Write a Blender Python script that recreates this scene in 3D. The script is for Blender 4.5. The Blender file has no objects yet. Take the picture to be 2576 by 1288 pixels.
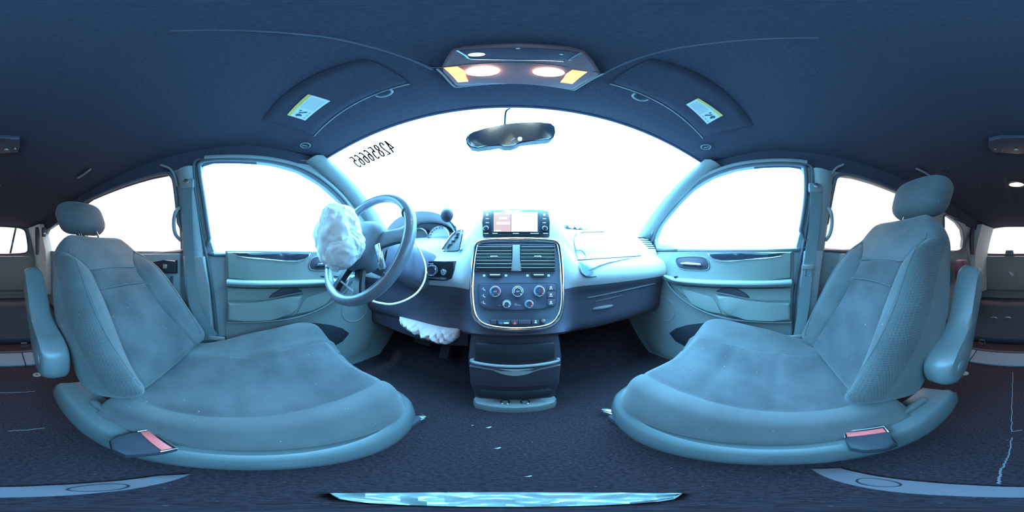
import bpy, bmesh, math, random
from mathutils import Vector, Matrix
from mathutils.geometry import tessellate_polygon
random.seed(7)
C = bpy.context.scene.collection
PI = math.pi
V = Vector
W0, H0 = 2576, 1288

# ------------------------------------------------------------------ camera
cam_d = bpy.data.cameras.new('camera'); cam_d.type = 'PANO'
try:
    cam_d.panorama_type = 'EQUIRECTANGULAR'
except Exception:
    cam_d.cycles.panorama_type = 'EQUIRECTANGULAR'
cam_d.clip_start = 0.01; cam_d.clip_end = 200
cam = bpy.data.objects.new('camera', cam_d); C.objects.link(cam)
cam.location = (0, 0, 0); cam.rotation_euler = (PI/2, 0, 0)
bpy.context.scene.camera = cam

# ------------------------------------------------------------------ world / exposure
sc = bpy.context.scene
sc.view_settings.view_transform = 'Standard'
sc.view_settings.look = 'None'
sc.view_settings.gamma = 1.0
sc.view_settings.use_curve_mapping = False
sc.view_settings.exposure = 0.0
sc.cycles.max_bounces = 7
sc.cycles.diffuse_bounces = 5
sc.cycles.glossy_bounces = 4
sc.cycles.transparent_max_bounces = 12
sc.cycles.sample_clamp_indirect = 8.0
sc.cycles.use_denoising = True
SKY = (0.21, 0.62, 1.0); SKY_S = 7.4
wd = bpy.data.worlds.new('sky'); sc.world = wd; wd.use_nodes = True
bg = wd.node_tree.nodes['Background']
bg.inputs[0].default_value = (*SKY, 1); # overcast sky: brighter towards the zenith
_t = wd.node_tree; _tc = _t.nodes.new('ShaderNodeTexCoord'); _sx = _t.nodes.new('ShaderNodeSeparateXYZ')
_mx = _t.nodes.new('ShaderNodeMath'); _mx.operation = 'MAXIMUM'; _mx.inputs[1].default_value = 0.0
_pw = _t.nodes.new('ShaderNodeMath'); _pw.operation = 'POWER'; _pw.inputs[1].default_value = 2.0
_ma = _t.nodes.new('ShaderNodeMath'); _ma.operation = 'MULTIPLY_ADD'; _ma.inputs[1].default_value = SKY_S*5.0; _ma.inputs[2].default_value = SKY_S*0.82
_t.links.new(_tc.outputs['Generated'], _sx.inputs[0]); _t.links.new(_sx.outputs[2], _mx.inputs[0]); _t.links.new(_mx.outputs[0], _pw.inputs[0])
_t.links.new(_pw.outputs[0], _ma.inputs[0]); _t.links.new(_ma.outputs[0], bg.inputs[1])

def portal(name, loc, size, direction):
    l = bpy.data.lights.new(name, 'AREA'); l.shape = 'RECTANGLE'; l.size, l.size_y = size
    l.cycles.is_portal = True
    o = bpy.data.objects.new(name, l); C.objects.link(o); o.location = loc
    o.rotation_euler = V(direction).to_track_quat('-Z', 'Y').to_euler()
portal('portal_windshield', (0.02, 0.86, 0.42), (1.75, 1.25), (0, -0.55, -0.83))
portal('portal_left', (-0.86, 0.15, 0.26), (1.3, 0.62), (1, 0, 0))
portal('portal_right', (0.90, 0.15, 0.26), (1.3, 0.62), (-1, 0, 0))
portal('portal_left_rear', (-0.86, -1.25, 0.26), (2.0, 0.55), (1, 0, 0))
portal('portal_right_rear', (0.90, -1.25, 0.26), (2.0, 0.55), (-1, 0, 0))
portal('portal_rear', (0.05, -2.75, 0.24), (1.5, 0.65), (0, 1, 0))

sun = bpy.data.lights.new('sun', 'SUN'); sun.energy = 6.0; sun.angle = math.radians(8); sun.color = (0.55, 0.9, 1.0)
so = bpy.data.objects.new('sun', sun); C.objects.link(so)
so.rotation_euler = V((0.03, 0.52, -1.0)).to_track_quat('-Z', 'Y').to_euler()

# ------------------------------------------------------------------ pixel rays and the surfaces they meet
def ray(px, py):
    az = (px - W0/2)/W0*2*PI; el = (H0/2 - py)/H0*PI
    return V((math.sin(az)*math.cos(el), math.cos(az)*math.cos(el), math.sin(el)))
def hit(px, py, f, t0=0.05, t1=4.5, n=450):
    d = ray(px, py); a = t0; fa = f(d*a)
    for i in range(1, n+1):
        b = t0 + (t1-t0)*i/n; fb = f(d*b)
        if (fa < 0) != (fb < 0):
            for _ in range(30):
                m = (a+b)/2; fm = f(d*m)
                if (fm < 0) == (fa < 0): a = m
                else: b = m
            return d*((a+b)/2)
        a, fa = b, fb
    return d*1.0
def sstep(t):
    t = max(0, min(1, t)); return t*t*(3-2*t)
def lerp(a, b, t): return a + (b-a)*t

FLOOR = -0.70
WL, WR = 0.74, 0.78
def gz(z): return 0.12*(min(z, 0.6)/0.5)**1.3 if z > 0 else 0.0
def Wx(s, z): return (WR if s > 0 else WL) - gz(z)
def side_hit(px, py, off=0.0):
    s = 1 if px > W0/2 else -1
    return hit(px, py, lambda P: s*P.x - (Wx(s, P.z) - off))
HX = 0.64
def Yf(x):
    u = (x-0.02)/HX; return 0.395 - 0.115*u*u
def Zfr(x):
    u = (x-0.02)/HX; return 0.518 - 0.055*u*u
def Zc(x, y):
    u = min(1.0, abs(x-0.02)/HX)
    base = 0.500 + 0.075*(1-u**3)
    d = Yf(x) - y
    z = lerp(Zfr(x), base, sstep(d/0.34))
    ax = abs(x-0.01)
    z += 0.007*sstep((0.125-ax)/0.012)*sstep(d/0.1)          # raised centre channel
    if y < -1.6: z -= 0.10*((-1.6-y)/1.0)**2
    return z
def ceil_hit(px, py, off=0.0):
    return hit(px, py, lambda P: P.z - (Zc(P.x, P.y)-off))
def plane_hit(px, py, o, n):
    d = ray(px, py); n = V(n); o = V(o)
    return d*(o.dot(n)/d.dot(n))
def floor_hit(px, py, z=FLOOR): return plane_hit(px, py, (0, 0, z), (0, 0, 1))

# ------------------------------------------------------------------ mesh helpers
def finish(bm, name, mats, parent=None, smooth=40):
    me = bpy.data.meshes.new(name)
    bmesh.ops.recalc_face_normals(bm, faces=bm.faces)
    if parent is not None:
        loc = world_loc(parent); bmesh.ops.translate(bm, verts=bm.verts, vec=-loc)
    for f in bm.faces: f.smooth = True
    bm.to_mesh(me); bm.free()
    me.set_sharp_from_angle(angle=math.radians(smooth))
    for m in (mats if isinstance(mats, (list, tuple)) else [mats]): me.materials.append(m)
    o = bpy.data.objects.new(name, me); C.objects.link(o)
    if parent is not None: o.parent = parent
    return o
def pieces(bm, name, m, parent):
    """each loose piece of bm becomes a part of its own"""
    left = set(bm.verts); 
    while left:
        seed_ = left.pop(); grp = {seed_}; stack_ = [seed_]
        while stack_:
            v = stack_.pop()
            for e in v.link_edges:
                w = e.other_vert(v)
                if w not in grp: grp.add(w); stack_.append(w)
        left -= grp; b2 = bmesh.new(); mp = {v: b2.verts.new(v.co) for v in grp}
        for f in {f for v in grp for f in v.link_faces}: b2.faces.new([mp[v] for v in f.verts])
        finish(b2, name, m, parent)
    bm.free()
def world_loc(o):
    v = V((0, 0, 0))
    while o is not None: v += o.location; o = o.parent
    return v
def struct(o): o['kind'] = 'structure'; return o
def tag(o, label, cat, group=None):
    o['label'] = label; o['category'] = cat
    if group: o['group'] = group
    return o
def thing(name, label, cat, loc, group=None, kind=None):
    o = bpy.data.objects.new(name, None); C.objects.link(o); o.location = loc; o.empty_display_size = 0.05
    tag(o, label, cat, group)
    if kind: o['kind'] = kind
    return o
def grid(bm, rows, cu=False, cv=False, mat=None):
    """rows: list of lists of points; cu closes each row, cv closes the stack of rows"""
    vs = [[bm.verts.new(p) for p in r] for r in rows]
    n, m = len(vs), len(vs[0]); fs = []
    for i in range(n if cv else n-1):
        for j in range(m if cu else m-1):
            q = [vs[i][j], vs[i][(j+1) % m], vs[(i+1) % n][(j+1) % m], vs[(i+1) % n][j]]
            try:
                f = bm.faces.new(q)
            except ValueError: continue
            if mat: f.material_index = mat(i, j)
            fs.append(f)
    return vs
def cap(bm, ring):
    try: bm.faces.new(ring)
    except ValueError: pass
def loft(bm, rings, caps=True, mat=None):
    vs = grid(bm, rings, cu=True, mat=mat)
    if caps: cap(bm, vs[0]); cap(bm, vs[-1])
    return vs
def box(bm, c, s, bev=0.0, rot=None, seg=2):
    t = bmesh.new(); bmesh.ops.create_cube(t, size=1)
    bmesh.ops.scale(t, vec=V(s), verts=t.verts)
    if bev: bmesh.ops.bevel(t, geom=t.edges[:], offset=min(bev, min(s)*0.45), segments=seg, affect='EDGES', profile=0.5)
    M = Matrix.Translation(V(c)) @ (rot.to_4x4() if rot is not None else Matrix())
    t.transform(M); join(bm, t)
def join(bm, t, mi=None):
    mp = {}
    for v in t.verts: mp[v] = bm.verts.new(v.co)
    for f in t.faces:
        try:
            g = bm.faces.new([mp[v] for v in f.verts]); g.material_index = f.material_index if mi is None else mi
        except ValueError: pass
    t.free()
def smooth_path(pts, n=6):
    pts = [V(p) for p in pts]
    if len(pts) < 3: return pts
    out = []
    P = [2*pts[0]-pts[1]] + pts + [2*pts[-1]-pts[-2]]
    for i in range(1, len(P)-2):
        for k in range(n):
            t = k/n; a, b, c, d = P[i-1], P[i], P[i+1], P[i+2]
            out.append(0.5*((2*b)+(c-a)*t+(2*a-5*b+4*c-d)*t*t+(3*b-a-3*c+d)*t*t*t))
    out.append(pts[-1]); return out
def smooth_loop(pts, n=5):
    pts = [V(p) for p in pts]; m = len(pts); out = []
    for i in range(m):
        a, b, c, d = pts[i-1], pts[i], pts[(i+1) % m], pts[(i+2) % m]
        for k in range(n):
            t = k/n
            out.append(0.5*((2*b)+(c-a)*t+(2*a-5*b+4*c-d)*t*t+(3*b-a-3*c+d)*t*t*t))
    return out
def tube(bm, pts, r, seg=8, closed=False, flat=1.0, up=(0, 0, 1)):
    pts = [V(p) for p in pts]; n = len(pts); rings = []
    last = V(up)
    for i, p in enumerate(pts):
        if closed: t = pts[(i+1) % n]-pts[i-1]
        else: t = pts[min(n-1, i+1)]-pts[max(0, i-1)]
        if t.length < 1e-9: t = V((0, 0, 1))
        t.normalize()
        a = last - t*last.dot(t)
        if a.length < 1e-4: a = V((1, 0.1, 0)).cross(t)
        a.normalize(); last = a; b = t.cross(a)
        rr = r[i] if isinstance(r, (list, tuple)) else r
        rings.append([p + a*(rr*math.cos(2*PI*k/seg)) + b*(rr*flat*math.sin(2*PI*k/seg)) for k in range(seg)])
    if closed: grid(bm, rings, cu=True, cv=True)
    else: loft(bm, rings)
def ribbon(bm, pts, width_vecs, thick_vec=(0.0015, 0, 0)):
    t = V(thick_vec); rings = []
    for p, w in zip(pts, width_vecs):
        p, w = V(p), V(w); rings.append([p-w/2-t/2, p+w/2-t/2, p+w/2+t/2, p-w/2+t/2])
    loft(bm, rings)
def plate(bm, pts, ext, bev=0.0, seg=2):
    """solid between an outline and the outline moved by ext"""
    t = bmesh.new(); ext = V(ext)
    a = [t.verts.new(V(p)) for p in pts]; b = [t.verts.new(V(p)+ext) for p in pts]
    n = len(a)
    t.faces.new(a); top = t.faces.new(b)
    for i in range(n): t.faces.new([a[i], a[(i+1) % n], b[(i+1) % n], b[i]])
    if bev:
        es = [e for e in top.edges]
        bmesh.ops.bevel(t, geom=es, offset=bev, segments=seg, affect='EDGES', profile=0.5)
    bmesh.ops.triangulate(t, faces=[f for f in t.faces if len(f.verts) > 4])
    join(bm, t)
def disc(bm, c, n, r, h, seg=24, bev=0.0, ry=None):
    n = V(n).normalized(); a = n.orthogonal().normalized(); b = n.cross(a)
    pts = [V(c)+a*(r*math.cos(2*PI*k/seg))+b*((ry or r)*math.sin(2*PI*k/seg)) for k in range(seg)]
    plate(bm, pts, n*h, bev)
def frame3(o, u, v):
    """maps (a, b, c) to o + a*u + b*v + c*n"""
    o, u, v = V(o), V(u).normalized(), V(v).normalized(); n = u.cross(v)
    return lambda a, b, c=0: o + u*a + v*b + n*c
def sheet(bm, outline, holes, mapf, thick, cuts_z=(), cuts_y=()):
    t = bmesh.new(); loops = [[V((p[0], p[1], 0)) for p in outline]] + [[V((p[0], p[1], 0)) for p in h] for h in holes]
    flat = [p for l in loops for p in l]; vs = [t.verts.new(p) for p in flat]
    for tri in tessellate_polygon(loops):
        try: t.faces.new([vs[i] for i in tri])
        except ValueError: pass
    for z in cuts_z:
        bmesh.ops.bisect_plane(t, geom=t.verts[:]+t.edges[:]+t.faces[:], plane_co=(0, z, 0), plane_no=(0, 1, 0))
    for y in cuts_y:
        bmesh.ops.bisect_plane(t, geom=t.verts[:]+t.edges[:]+t.faces[:], plane_co=(y, 0, 0), plane_no=(1, 0, 0))
    bmesh.ops.recalc_face_normals(t, faces=t.faces)
    g = bmesh.ops.extrude_face_region(t, geom=t.faces[:]+t.edges[:]+t.verts[:])
    nv = [e for e in g['geom'] if isinstance(e, bmesh.types.BMVert)]
    for v in nv: v.co.z = 1
    for v in t.verts: v.co = mapf(v.co.x, v.co.y, thick if v.co.z > 0.5 else 0.0)
    join(bm, t)
def mesh_text(body, size=1.0, res=2):
    cu = bpy.data.curves.new('t', 'FONT'); cu.body = body; cu.size = size; cu.resolution_u = res; cu.fill_mode = 'BOTH'
    o = bpy.data.objects.new('t', cu); C.objects.link(o)
    dg = bpy.context.evaluated_depsgraph_get(); me = bpy.data.meshes.new_from_object(o.evaluated_get(dg))
    bm = bmesh.new(); bm.from_mesh(me)
    bpy.data.objects.remove(o); bpy.data.curves.remove(cu); bpy.data.meshes.remove(me)
    return bm

# ------------------------------------------------------------------ materials
def mat(name, col, rough=0.6, metal=0.0, bump=None, var=None, specks=None, emit=None, estr=1.0, coat=0.0, spec=0.5, sheen=0.0):
    m = bpy.data.materials.new(name); m.use_nodes = True; nt = m.node_tree; b = nt.nodes['Principled BSDF']
    b.inputs['Base Color'].default_value = (*col, 1); b.inputs['Roughness'].default_value = rough
    b.inputs['Metallic'].default_value = metal; b.inputs['Specular IOR Level'].default_value = spec
    if coat: b.inputs['Coat Weight'].default_value = coat
    if sheen: b.inputs['Sheen Weight'].default_value = sheen
    if emit: b.inputs['Emission Color'].default_value = (*emit, 1); b.inputs['Emission Strength'].default_value = estr
    tc = nt.nodes.new('ShaderNodeTexCoord')
    if var:                                                   # (scale, amount, detail)
        n = nt.nodes.new('ShaderNodeTexNoise'); n.inputs['Scale'].default_value = var[0]; n.inputs['Detail'].default_value = var[2]
        r = nt.nodes.new('ShaderNodeValToRGB'); k = var[1]
        r.color_ramp.elements[0].position = 0.3; r.color_ramp.elements[1].position = 0.7
        r.color_ramp.elements[0].color = (*[c*(1-k) for c in col], 1); r.color_ramp.elements[1].color = (*[min(1, c*(1+k)) for c in col], 1)
        nt.links.new(tc.outputs['Object'], n.inputs['Vector']); nt.links.new(n.outputs[0], r.inputs[0]); nt.links.new(r.outputs[0], b.inputs['Base Color'])
    if var and specks:                                        # (scale, threshold, colour) dust and lint
        n2 = nt.nodes.new('ShaderNodeTexNoise'); n2.inputs['Scale'].default_value = specks[0]; n2.inputs['Detail'].default_value = 2
        r2 = nt.nodes.new('ShaderNodeValToRGB'); r2.color_ramp.elements[0].position = specks[1]; r2.color_ramp.elements[1].position = specks[1]+0.03
        mx = nt.nodes.new('ShaderNodeMix'); mx.data_type = 'RGBA'
        nt.links.new(tc.outputs['Object'], n2.inputs['Vector']); nt.links.new(n2.outputs[0], r2.inputs[0]); nt.links.new(r2.outputs[0], mx.inputs[0])
        nt.links.new(r.outputs[0], mx.inputs[6]); mx.inputs[7].default_value = (*specks[2], 1); nt.links.new(mx.outputs[2], b.inputs['Base Color'])
    if bump:                                                  # (kind, scale, strength, distance)
        kind, s, st, dist = bump
        if kind == 'noise':
            n = nt.nodes.new('ShaderNodeTexNoise'); n.inputs['Scale'].default_value = s; n.inputs['Detail'].default_value = 3; out = n.outputs[0]
        else:
            n = nt.nodes.new('ShaderNodeTexVoronoi'); n.inputs['Scale'].default_value = s; out = n.outputs['Distance']
            if kind == 'weave': n.inputs['Randomness'].default_value = 0.15
            if kind == 'waffle': n.inputs['Randomness'].default_value = 0.0
        bp = nt.nodes.new('ShaderNodeBump'); bp.inputs['Strength'].default_value = st; bp.inputs['Distance'].default_value = dist
        nt.links.new(tc.outputs['Object'], n.inputs['Vector']); nt.links.new(out, bp.inputs['Height']); nt.links.new(bp.outputs[0], b.inputs['Normal'])
    return m
def glass_mat(name, tint=(0.9, 0.97, 1.0)):
    m = bpy.data.materials.new(name); m.use_nodes = True; nt = m.node_tree; nt.nodes.clear()
    o = nt.nodes.new('ShaderNodeOutputMaterial'); t = nt.nodes.new('ShaderNodeBsdfTransparent'); g = nt.nodes.new('ShaderNodeBsdfGlossy')
    mx = nt.nodes.new('ShaderNodeMixShader'); lw = nt.nodes.new('ShaderNodeLayerWeight'); lw.inputs[0].default_value = 0.5
    pw = nt.nodes.new('ShaderNodeMath'); pw.operation = 'POWER'; pw.inputs[1].default_value = 5.0
    fr = nt.nodes.new('ShaderNodeMath'); fr.operation = 'MULTIPLY_ADD'; fr.inputs[1].default_value = 0.5; fr.inputs[2].default_value = 0.03
    nt.links.new(lw.outputs['Facing'], pw.inputs[0]); nt.links.new(pw.outputs[0], fr.inputs[0])
    t.inputs[0].default_value = (*tint, 1); g.inputs['Roughness'].default_value = 0.02
    nt.links.new(fr.outputs[0], mx.inputs[0]); nt.links.new(t.outputs[0], mx.inputs[1]); nt.links.new(g.outputs[0], mx.inputs[2]); nt.links.new(mx.outputs[0], o.inputs[0])
    return m
M_carpet = mat('carpet', (0.046, 0.031, 0.040), 0.95, bump=('noise', 420, 0.8, 0.004), var=(160, 0.45, 5), specks=(190, 0.72, (0.2, 0.19, 0.2)), spec=0.1)
M_head = mat('headliner_cloth', (0.062, 0.060, 0.086), 0.95, bump=('noise', 500, 0.3, 0.002), var=(220, 0.12, 3), spec=0.1)
M_trim = mat('grey_trim_plastic', (0.25, 0.26, 0.26), 0.5, bump=('noise', 700, 0.12, 0.001))
M_pillar = mat('pillar_plastic', (0.27, 0.29, 0.29), 0.5, bump=('noise', 600, 0.1, 0.001))
M_dtrim = mat('dark_trim_plastic', (0.070, 0.060, 0.085), 0.5, bump=('noise', 700, 0.12, 0.001))
M_dash = mat('dash_plastic', (0.55, 0.55, 0.55), 0.5, bump=('noise', 500, 0.15, 0.001))  # grey dash lifted towards white, windshield bloom put into the colour
M_fab = mat('seat_fabric', (0.112, 0.114, 0.118), 0.9, bump=('weave', 420, 0.35, 0.001), var=(9, 0.16, 5), specks=(110, 0.745, (0.30, 0.31, 0.31)), spec=0.15, sheen=0.2)
M_ins = mat('insert_fabric', (0.078, 0.080, 0.086), 0.9, bump=('weave', 260, 0.5, 0.0015), var=(8, 0.28, 5), specks=(110, 0.745, (0.30, 0.31, 0.31)), spec=0.15, sheen=0.2)
M_waf = mat('waffle_fabric', (0.088, 0.090, 0.093), 0.9, bump=('waffle', 165, 0.65, 0.003), var=(9, 0.16, 5), specks=(110, 0.745, (0.30, 0.31, 0.31)), spec=0.15, sheen=0.2)
M_pip = mat('piping_fabric', (0.07, 0.08, 0.10), 0.85)
M_arm = mat('arm_vinyl', (0.15, 0.165, 0.17), 0.34)
M_door = mat('door_vinyl', (0.27, 0.30, 0.28), 0.45, bump=('noise', 300, 0.1, 0.001))
M_chrome = mat('chrome', (0.85, 0.87, 0.9), 0.12, 1.0)
M_black = mat('black_plastic', (0.02, 0.02, 0.028), 0.3)
M_soft = mat('black_rubber', (0.025, 0.025, 0.035), 0.7)
M_white = mat('white_cloth', (0.95, 0.93, 0.92), 0.85, bump=('noise', 40, 0.15, 0.003))
M_print = mat('white_print', (0.75, 0.8, 0.82), 0.5)
M_red = mat('red_button', (0.85, 0.14, 0.13), 0.4)
M_redp = mat('red_print', (0.7, 0.05, 0.08), 0.5)
M_blue = mat('blue_print', (0.03, 0.18, 0.35), 0.5)
M_belt = mat('belt_webbing', (0.17, 0.21, 0.22), 0.7, bump=('weave', 500, 0.4, 0.001))
M_metal = mat('bare_metal', (0.55, 0.6, 0.62), 0.35, 1.0)
M_glass = glass_mat('window_glass')
M_tglass = glass_mat('tinted_rear_glass', (0.84, 0.29, 0.19))  # warm tint added to dim and neutralise daylight entering at the rear
M_mirror = mat('mirror_glass', (0.50, 0.82, 1.0), 0.24, 1.0)
M_lamp = mat('lamp_lens', (0.9, 0.8, 0.7), 0.4, emit=(1.0, 0.78, 0.55), estr=45)
M_amber = mat('amber_lens', (0.9, 0.5, 0.2), 0.4, emit=(1.0, 0.42, 0.12), estr=1.6)
M_rlamp = mat('rear_lamp_lens', (0.9, 0.8, 0.7), 0.4, emit=(1.0, 0.62, 0.32), estr=30)
M_screen = mat('screen_glow', (0.1, 0.1, 0.1), 0.2, emit=(0.95, 0.50, 0.36), estr=0.75)
M_screen2 = mat('screen_pale', (0.2, 0.2, 0.2), 0.2, emit=(1.0, 0.86, 0.80), estr=0.8)
M_plate = mat('scuff_plastic', (0.16, 0.13, 0.15), 0.6, bump=('noise', 300, 0.2, 0.001))

# ------------------------------------------------------------------ SETTING
# floor with a rising toe board
bm = bmesh.new()
ys = [1.05, 0.92, 0.80, 0.70, 0.5, 0.2, -0.2, -0.8, -1.5, -2.2, -2.64]
zs = [-0.30, -0.45, -0.60, -0.70, -0.70, -0.70, -0.70, -0.70, -0.70, -0.70, -0.70]
rows = [[V((-0.80 + 1.66*i/12, y, z)) for i in range(13)] for y, z in zip(ys, zs)]
rows2 = [[p - V((0, -0.02 if k == 0 else 0, 0.03)) for p in r] for k, r in enumerate(rows)]
a = grid(bm, rows); b = grid(bm, rows2)
struct(finish(bm, 'floor', M_carpet))
# ceiling
bm = bmesh.new(); rows = []; NY = 60
for j in range(NY+1):
    r = []
    for i in range(81):
        u = -1 + 2*i/80; x = 0.02 + HX*u
        y0 = Yf(x); y = lerp(y0, -2.60, (j/NY)**1.35)
        r.append(V((x, y, Zc(x, y))))
    rows.append(r)
grid(bm, rows); grid(bm, [[p+V((0, 0.0, 0.03)) for p in r] for r in rows])
fr = [rows[0], [p+V((0, 0.012, 0.012)) for p in rows[0]], [p+V((0, 0, 0.03)) for p in rows[0]]]
grid(bm, fr)
ceiling = struct(finish(bm, 'ceiling', M_head))
M_head2 = mat('crease_highlight', (0.11, 0.11, 0.15), 0.95)

# window outlines, traced on the side walls
FR = [(1652,628),(1646,600),(1660,566),(1700,515),(1740,474),(1790,443),(1850,423),(1920,414),(1990,413),(2016,417),(2026,432),(2026,500),(2014,580),(2002,629)]
FL = [(540,640),(527,600),(512,500),(501,430),(505,411),(530,403),(600,402),(680,408),(750,427),(810,462),(860,508),(898,560),(912,600),(905,638)]
SL = [(455,633),(450,560),(441,470),(433,444),(415,437),(370,447),(300,470),(225,502),(212,512),(209,530),(210,570),(218,633)]
SR = [(2070,628),(2080,560),(2096,470),(2104,446),(2122,440),(2150,444),(2200,459),(2262,484),(2318,509),(2331,520),(2333,560),(2326,628)]
QL = [(193,632),(189,560),(188,532),(180,534),(150,557),(125,578),(119,600),(120,624),(128,632)]
QR = [(2372,630),(2374,570),(2374,546),(2380,541),(2388,545),(2408,560),(2420,578),(2423,600),(2420,622),(2412,630)]
def loop_yz(pxs, off=0.0):
    pts = [side_hit(x, y, off) for x, y in pxs]
    return pts
def build_wall(side, loops, name):
    s = side; bm = bmesh.new()
    outline = [(-2.62, -0.72), (-2.62, 0.46), (-1.5, 0.52), (0.0, 0.53), (0.20, 0.505), (Yf(s*0.6)+0.005, 0.462), (0.42, 0.375), (0.60, 0.26), (0.82, 0.115), (1.02, 0.05), (1.02, -0.72)]
    holes = [[(p.y, p.z) for p in l] for l in loops]
    def mp(y, z, th):
        x = Wx(s, z)
        if y < -1.7: x -= 0.10*((-1.7-y)/0.9)**2*1.0
        return V((s*(x+th), y, z))
    sheet(bm, outline, holes, mp, 0.035, cuts_z=[0.0, 0.08, 0.16, 0.24, 0.32, 0.37, 0.385, 0.40, 0.41, 0.425, 0.44, 0.46], cuts_y=[-2.4, -2.2, -2.0, -1.85, -1.7])
    for f in bm.faces:
        c = f.calc_center_median(); lim = 0.425 if c.y > -0.35 else lerp(0.42, 0.375, sstep((-0.9-c.y)/1.1))
        if c.z > lim and c.y < 0.24: f.material_index = 1
    return struct(finish(bm, name, [M_pillar, M_head], smooth=30))
LF, LS, LQ = [loop_yz(q) for q in (FL, SL, QL)]
RF, RS, RQ = [loop_yz(q) for q in (FR, SR, QR)]
build_wall(-1, [LF, LS, LQ], 'wall_left')
build_wall(1, [RF, RS, RQ], 'wall_right')
def pane(name, loop, s, seal=0.010, off=0.02, gm=None):
    bm = bmesh.new(); c = sum(loop, V())/len(loop)
    pts = [p + (p-c)*0.03 + V((s*off, 0, 0)) for p in loop]
    cv = bm.verts.new(sum(pts, V())/len(pts)); vs = [bm.verts.new(p) for p in pts]
    for i in range(len(vs)): bm.faces.new([cv, vs[i], vs[(i+1) % len(vs)]])
    o = struct(finish(bm, name, gm or M_glass))
    bm = bmesh.new()
    tube(bm, smooth_loop([p+V((-s*0.004, 0, 0)) for p in loop], 4), seal, 8, closed=True)
    finish(bm, 'weatherstrip', M_soft2, o)
    return o
M_soft2 = mat('seal_rubber', (0.10, 0.11, 0.13), 0.45)
pane('window_2', LF, -1); pane('window_3', RF, 1)
pane('window_4', LS, -1, gm=M_tglass); pane('window_5', RS, 1, gm=M_tglass)
pane('window_6', LQ, -1, 0.008, gm=M_tglass); pane('window_7', RQ, 1, 0.008, gm=M_tglass)

# rear wall with its window
RY = -2.60
def rear_hit(px, py): return plane_hit(px, py, (0, RY, 0), (0, 1, 0))
RW = [(2471,628),(2473,592),(2481,577),(2500,571),(2540,569),(2576,569),(20,570),(50,573),(63,580),(68,598),(71,628),(62,637),(20,640),(2576,640),(2500,640),(2478,637)]
bm = bmesh.new()
outline = [(-0.70, -0.72), (0.74, -0.72), (0.74, 0.10), (0.68, 0.42), (0.60, 0.50), (0.0, 0.52), (-0.55, 0.50), (-0.64, 0.42), (-0.70, 0.10)]
sheet(bm, outline, [[(p.x, p.z) for p in [rear_hit(*q) for q in RW]]], lambda x, z, th: V((x, RY-th, z)), 0.04)
struct(finish(bm, 'wall_rear', M_pillar, smooth=30))
bm = bmesh.new(); loop = [rear_hit(*q) for q in RW]
pts = [p+V((0, -0.02, 0)) for p in loop]; cv = bm.verts.new(sum(pts, V())/len(pts)); vs = [bm.verts.new(p) for p in pts]
for i in range(len(vs)): bm.faces.new([cv, vs[i], vs[(i+1) % len(vs)]])
w8 = struct(finish(bm, 'window_8', M_tglass))
bm = bmesh.new(); tube(bm, smooth_loop(loop, 3), 0.014, 8, closed=True); finish(bm, 'weatherstrip', M_soft2, w8)
# liftgate inner panel
lg = thing('door_5', 'dark grey liftgate inner panel under the rear window', 'door', (0.05, RY, FLOOR), kind='structure')
bm = bmesh.new(); q = [(-0.58, 0.0), (0.68, 0.0), (0.68, -0.34), (0.60, -0.55), (-0.50, -0.55), (-0.58, -0.34)]
plate(bm, [V((x, RY+0.001, z)) for x, z in q], (0, 0.05, 0), 0.02); finish(bm, 'panel', M_pillar, lg)
bm = bmesh.new(); p = rear_hit(2545, 688); disc(bm, p+V((0, 0.052, 0)), (0, 1, 0), 0.055, 0.014, 20, 0.004, ry=0.022)
finish(bm, 'pull_handle', mat('pale_plastic', (0.6, 0.66, 0.68), 0.4), lg)
bm = bmesh.new()
for px in (2485, 2515, 2558): 
    p = rear_hit(px, 712); box(bm, p+V((0, 0.053, -0.02)), (0.006, 0.006, 0.14), 0.002)
p = rear_hit(2540, 735); box(bm, (0.05, RY+0.053, p.z), (1.0, 0.008, 0.01), 0.002)
pieces(bm, 'panel_rib', M_trim, lg)
bm = bmesh.new(); p = rear_hit(2540, 632); plate(bm, [p+V((x, 0.0, z)) for x, z in [(-0.075, -0.06), (-0.055, 0.015), (0.055, 0.015), (0.075, -0.06)]], (0, 0.05, 0), 0.012)
finish(bm, 'motor_cover', M_trim, lg)
# front wall (firewall) behind the dash
bm = bmesh.new(); box(bm, (0.02, 1.06, -0.33), (1.62, 0.04, 0.80))
struct(finish(bm, 'wall_front', M_dtrim))

# windshield
def G(u, v):
    x = 0.02+HX*u; T = V((x, Yf(x)+0.006, Zfr(x)+0.006)); B = V((0.02+0.74*u, 1.22-0.40*u*u, 0.105))
    p = T.lerp(B, v); p += V((0, 0.02, 0.035))*math.sin(PI*v)*(1-0.6*u*u); return p
bm = bmesh.new(); grid(bm, [[G(-1+2*i/24, j/12) for i in range(25)] for j in range(13)])
w1 = struct(finish(bm, 'window_1', M_glass))
bm = bmesh.new(); tube(bm, [G(-1+2*i/40, 0)+V((0, -0.004, -0.004)) for i in range(41)], 0.007, 8); finish(bm, 'weatherstrip', mat('blue_black_edge', (0.05, 0.05, 0.11), 0.5), w1)
def glass_hit(px, py):
    best = None; d = ray(px, py)
    u, v, st = 0.0, 0.3, 0.5
    def err(u, v):
        p = G(u, v).normalized(); return (p-d).length
    e = err(u, v)
    while st > 1e-5:
        imp = False
        for du, dv in ((st, 0), (-st, 0), (0, st), (0, -st)):
            e2 = err(u+du, v+dv)
            if e2 < e: u, v, e, imp = u+du, v+dv, e2, True; break
        if not imp: st *= 0.5
    return G(u, v)

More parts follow.
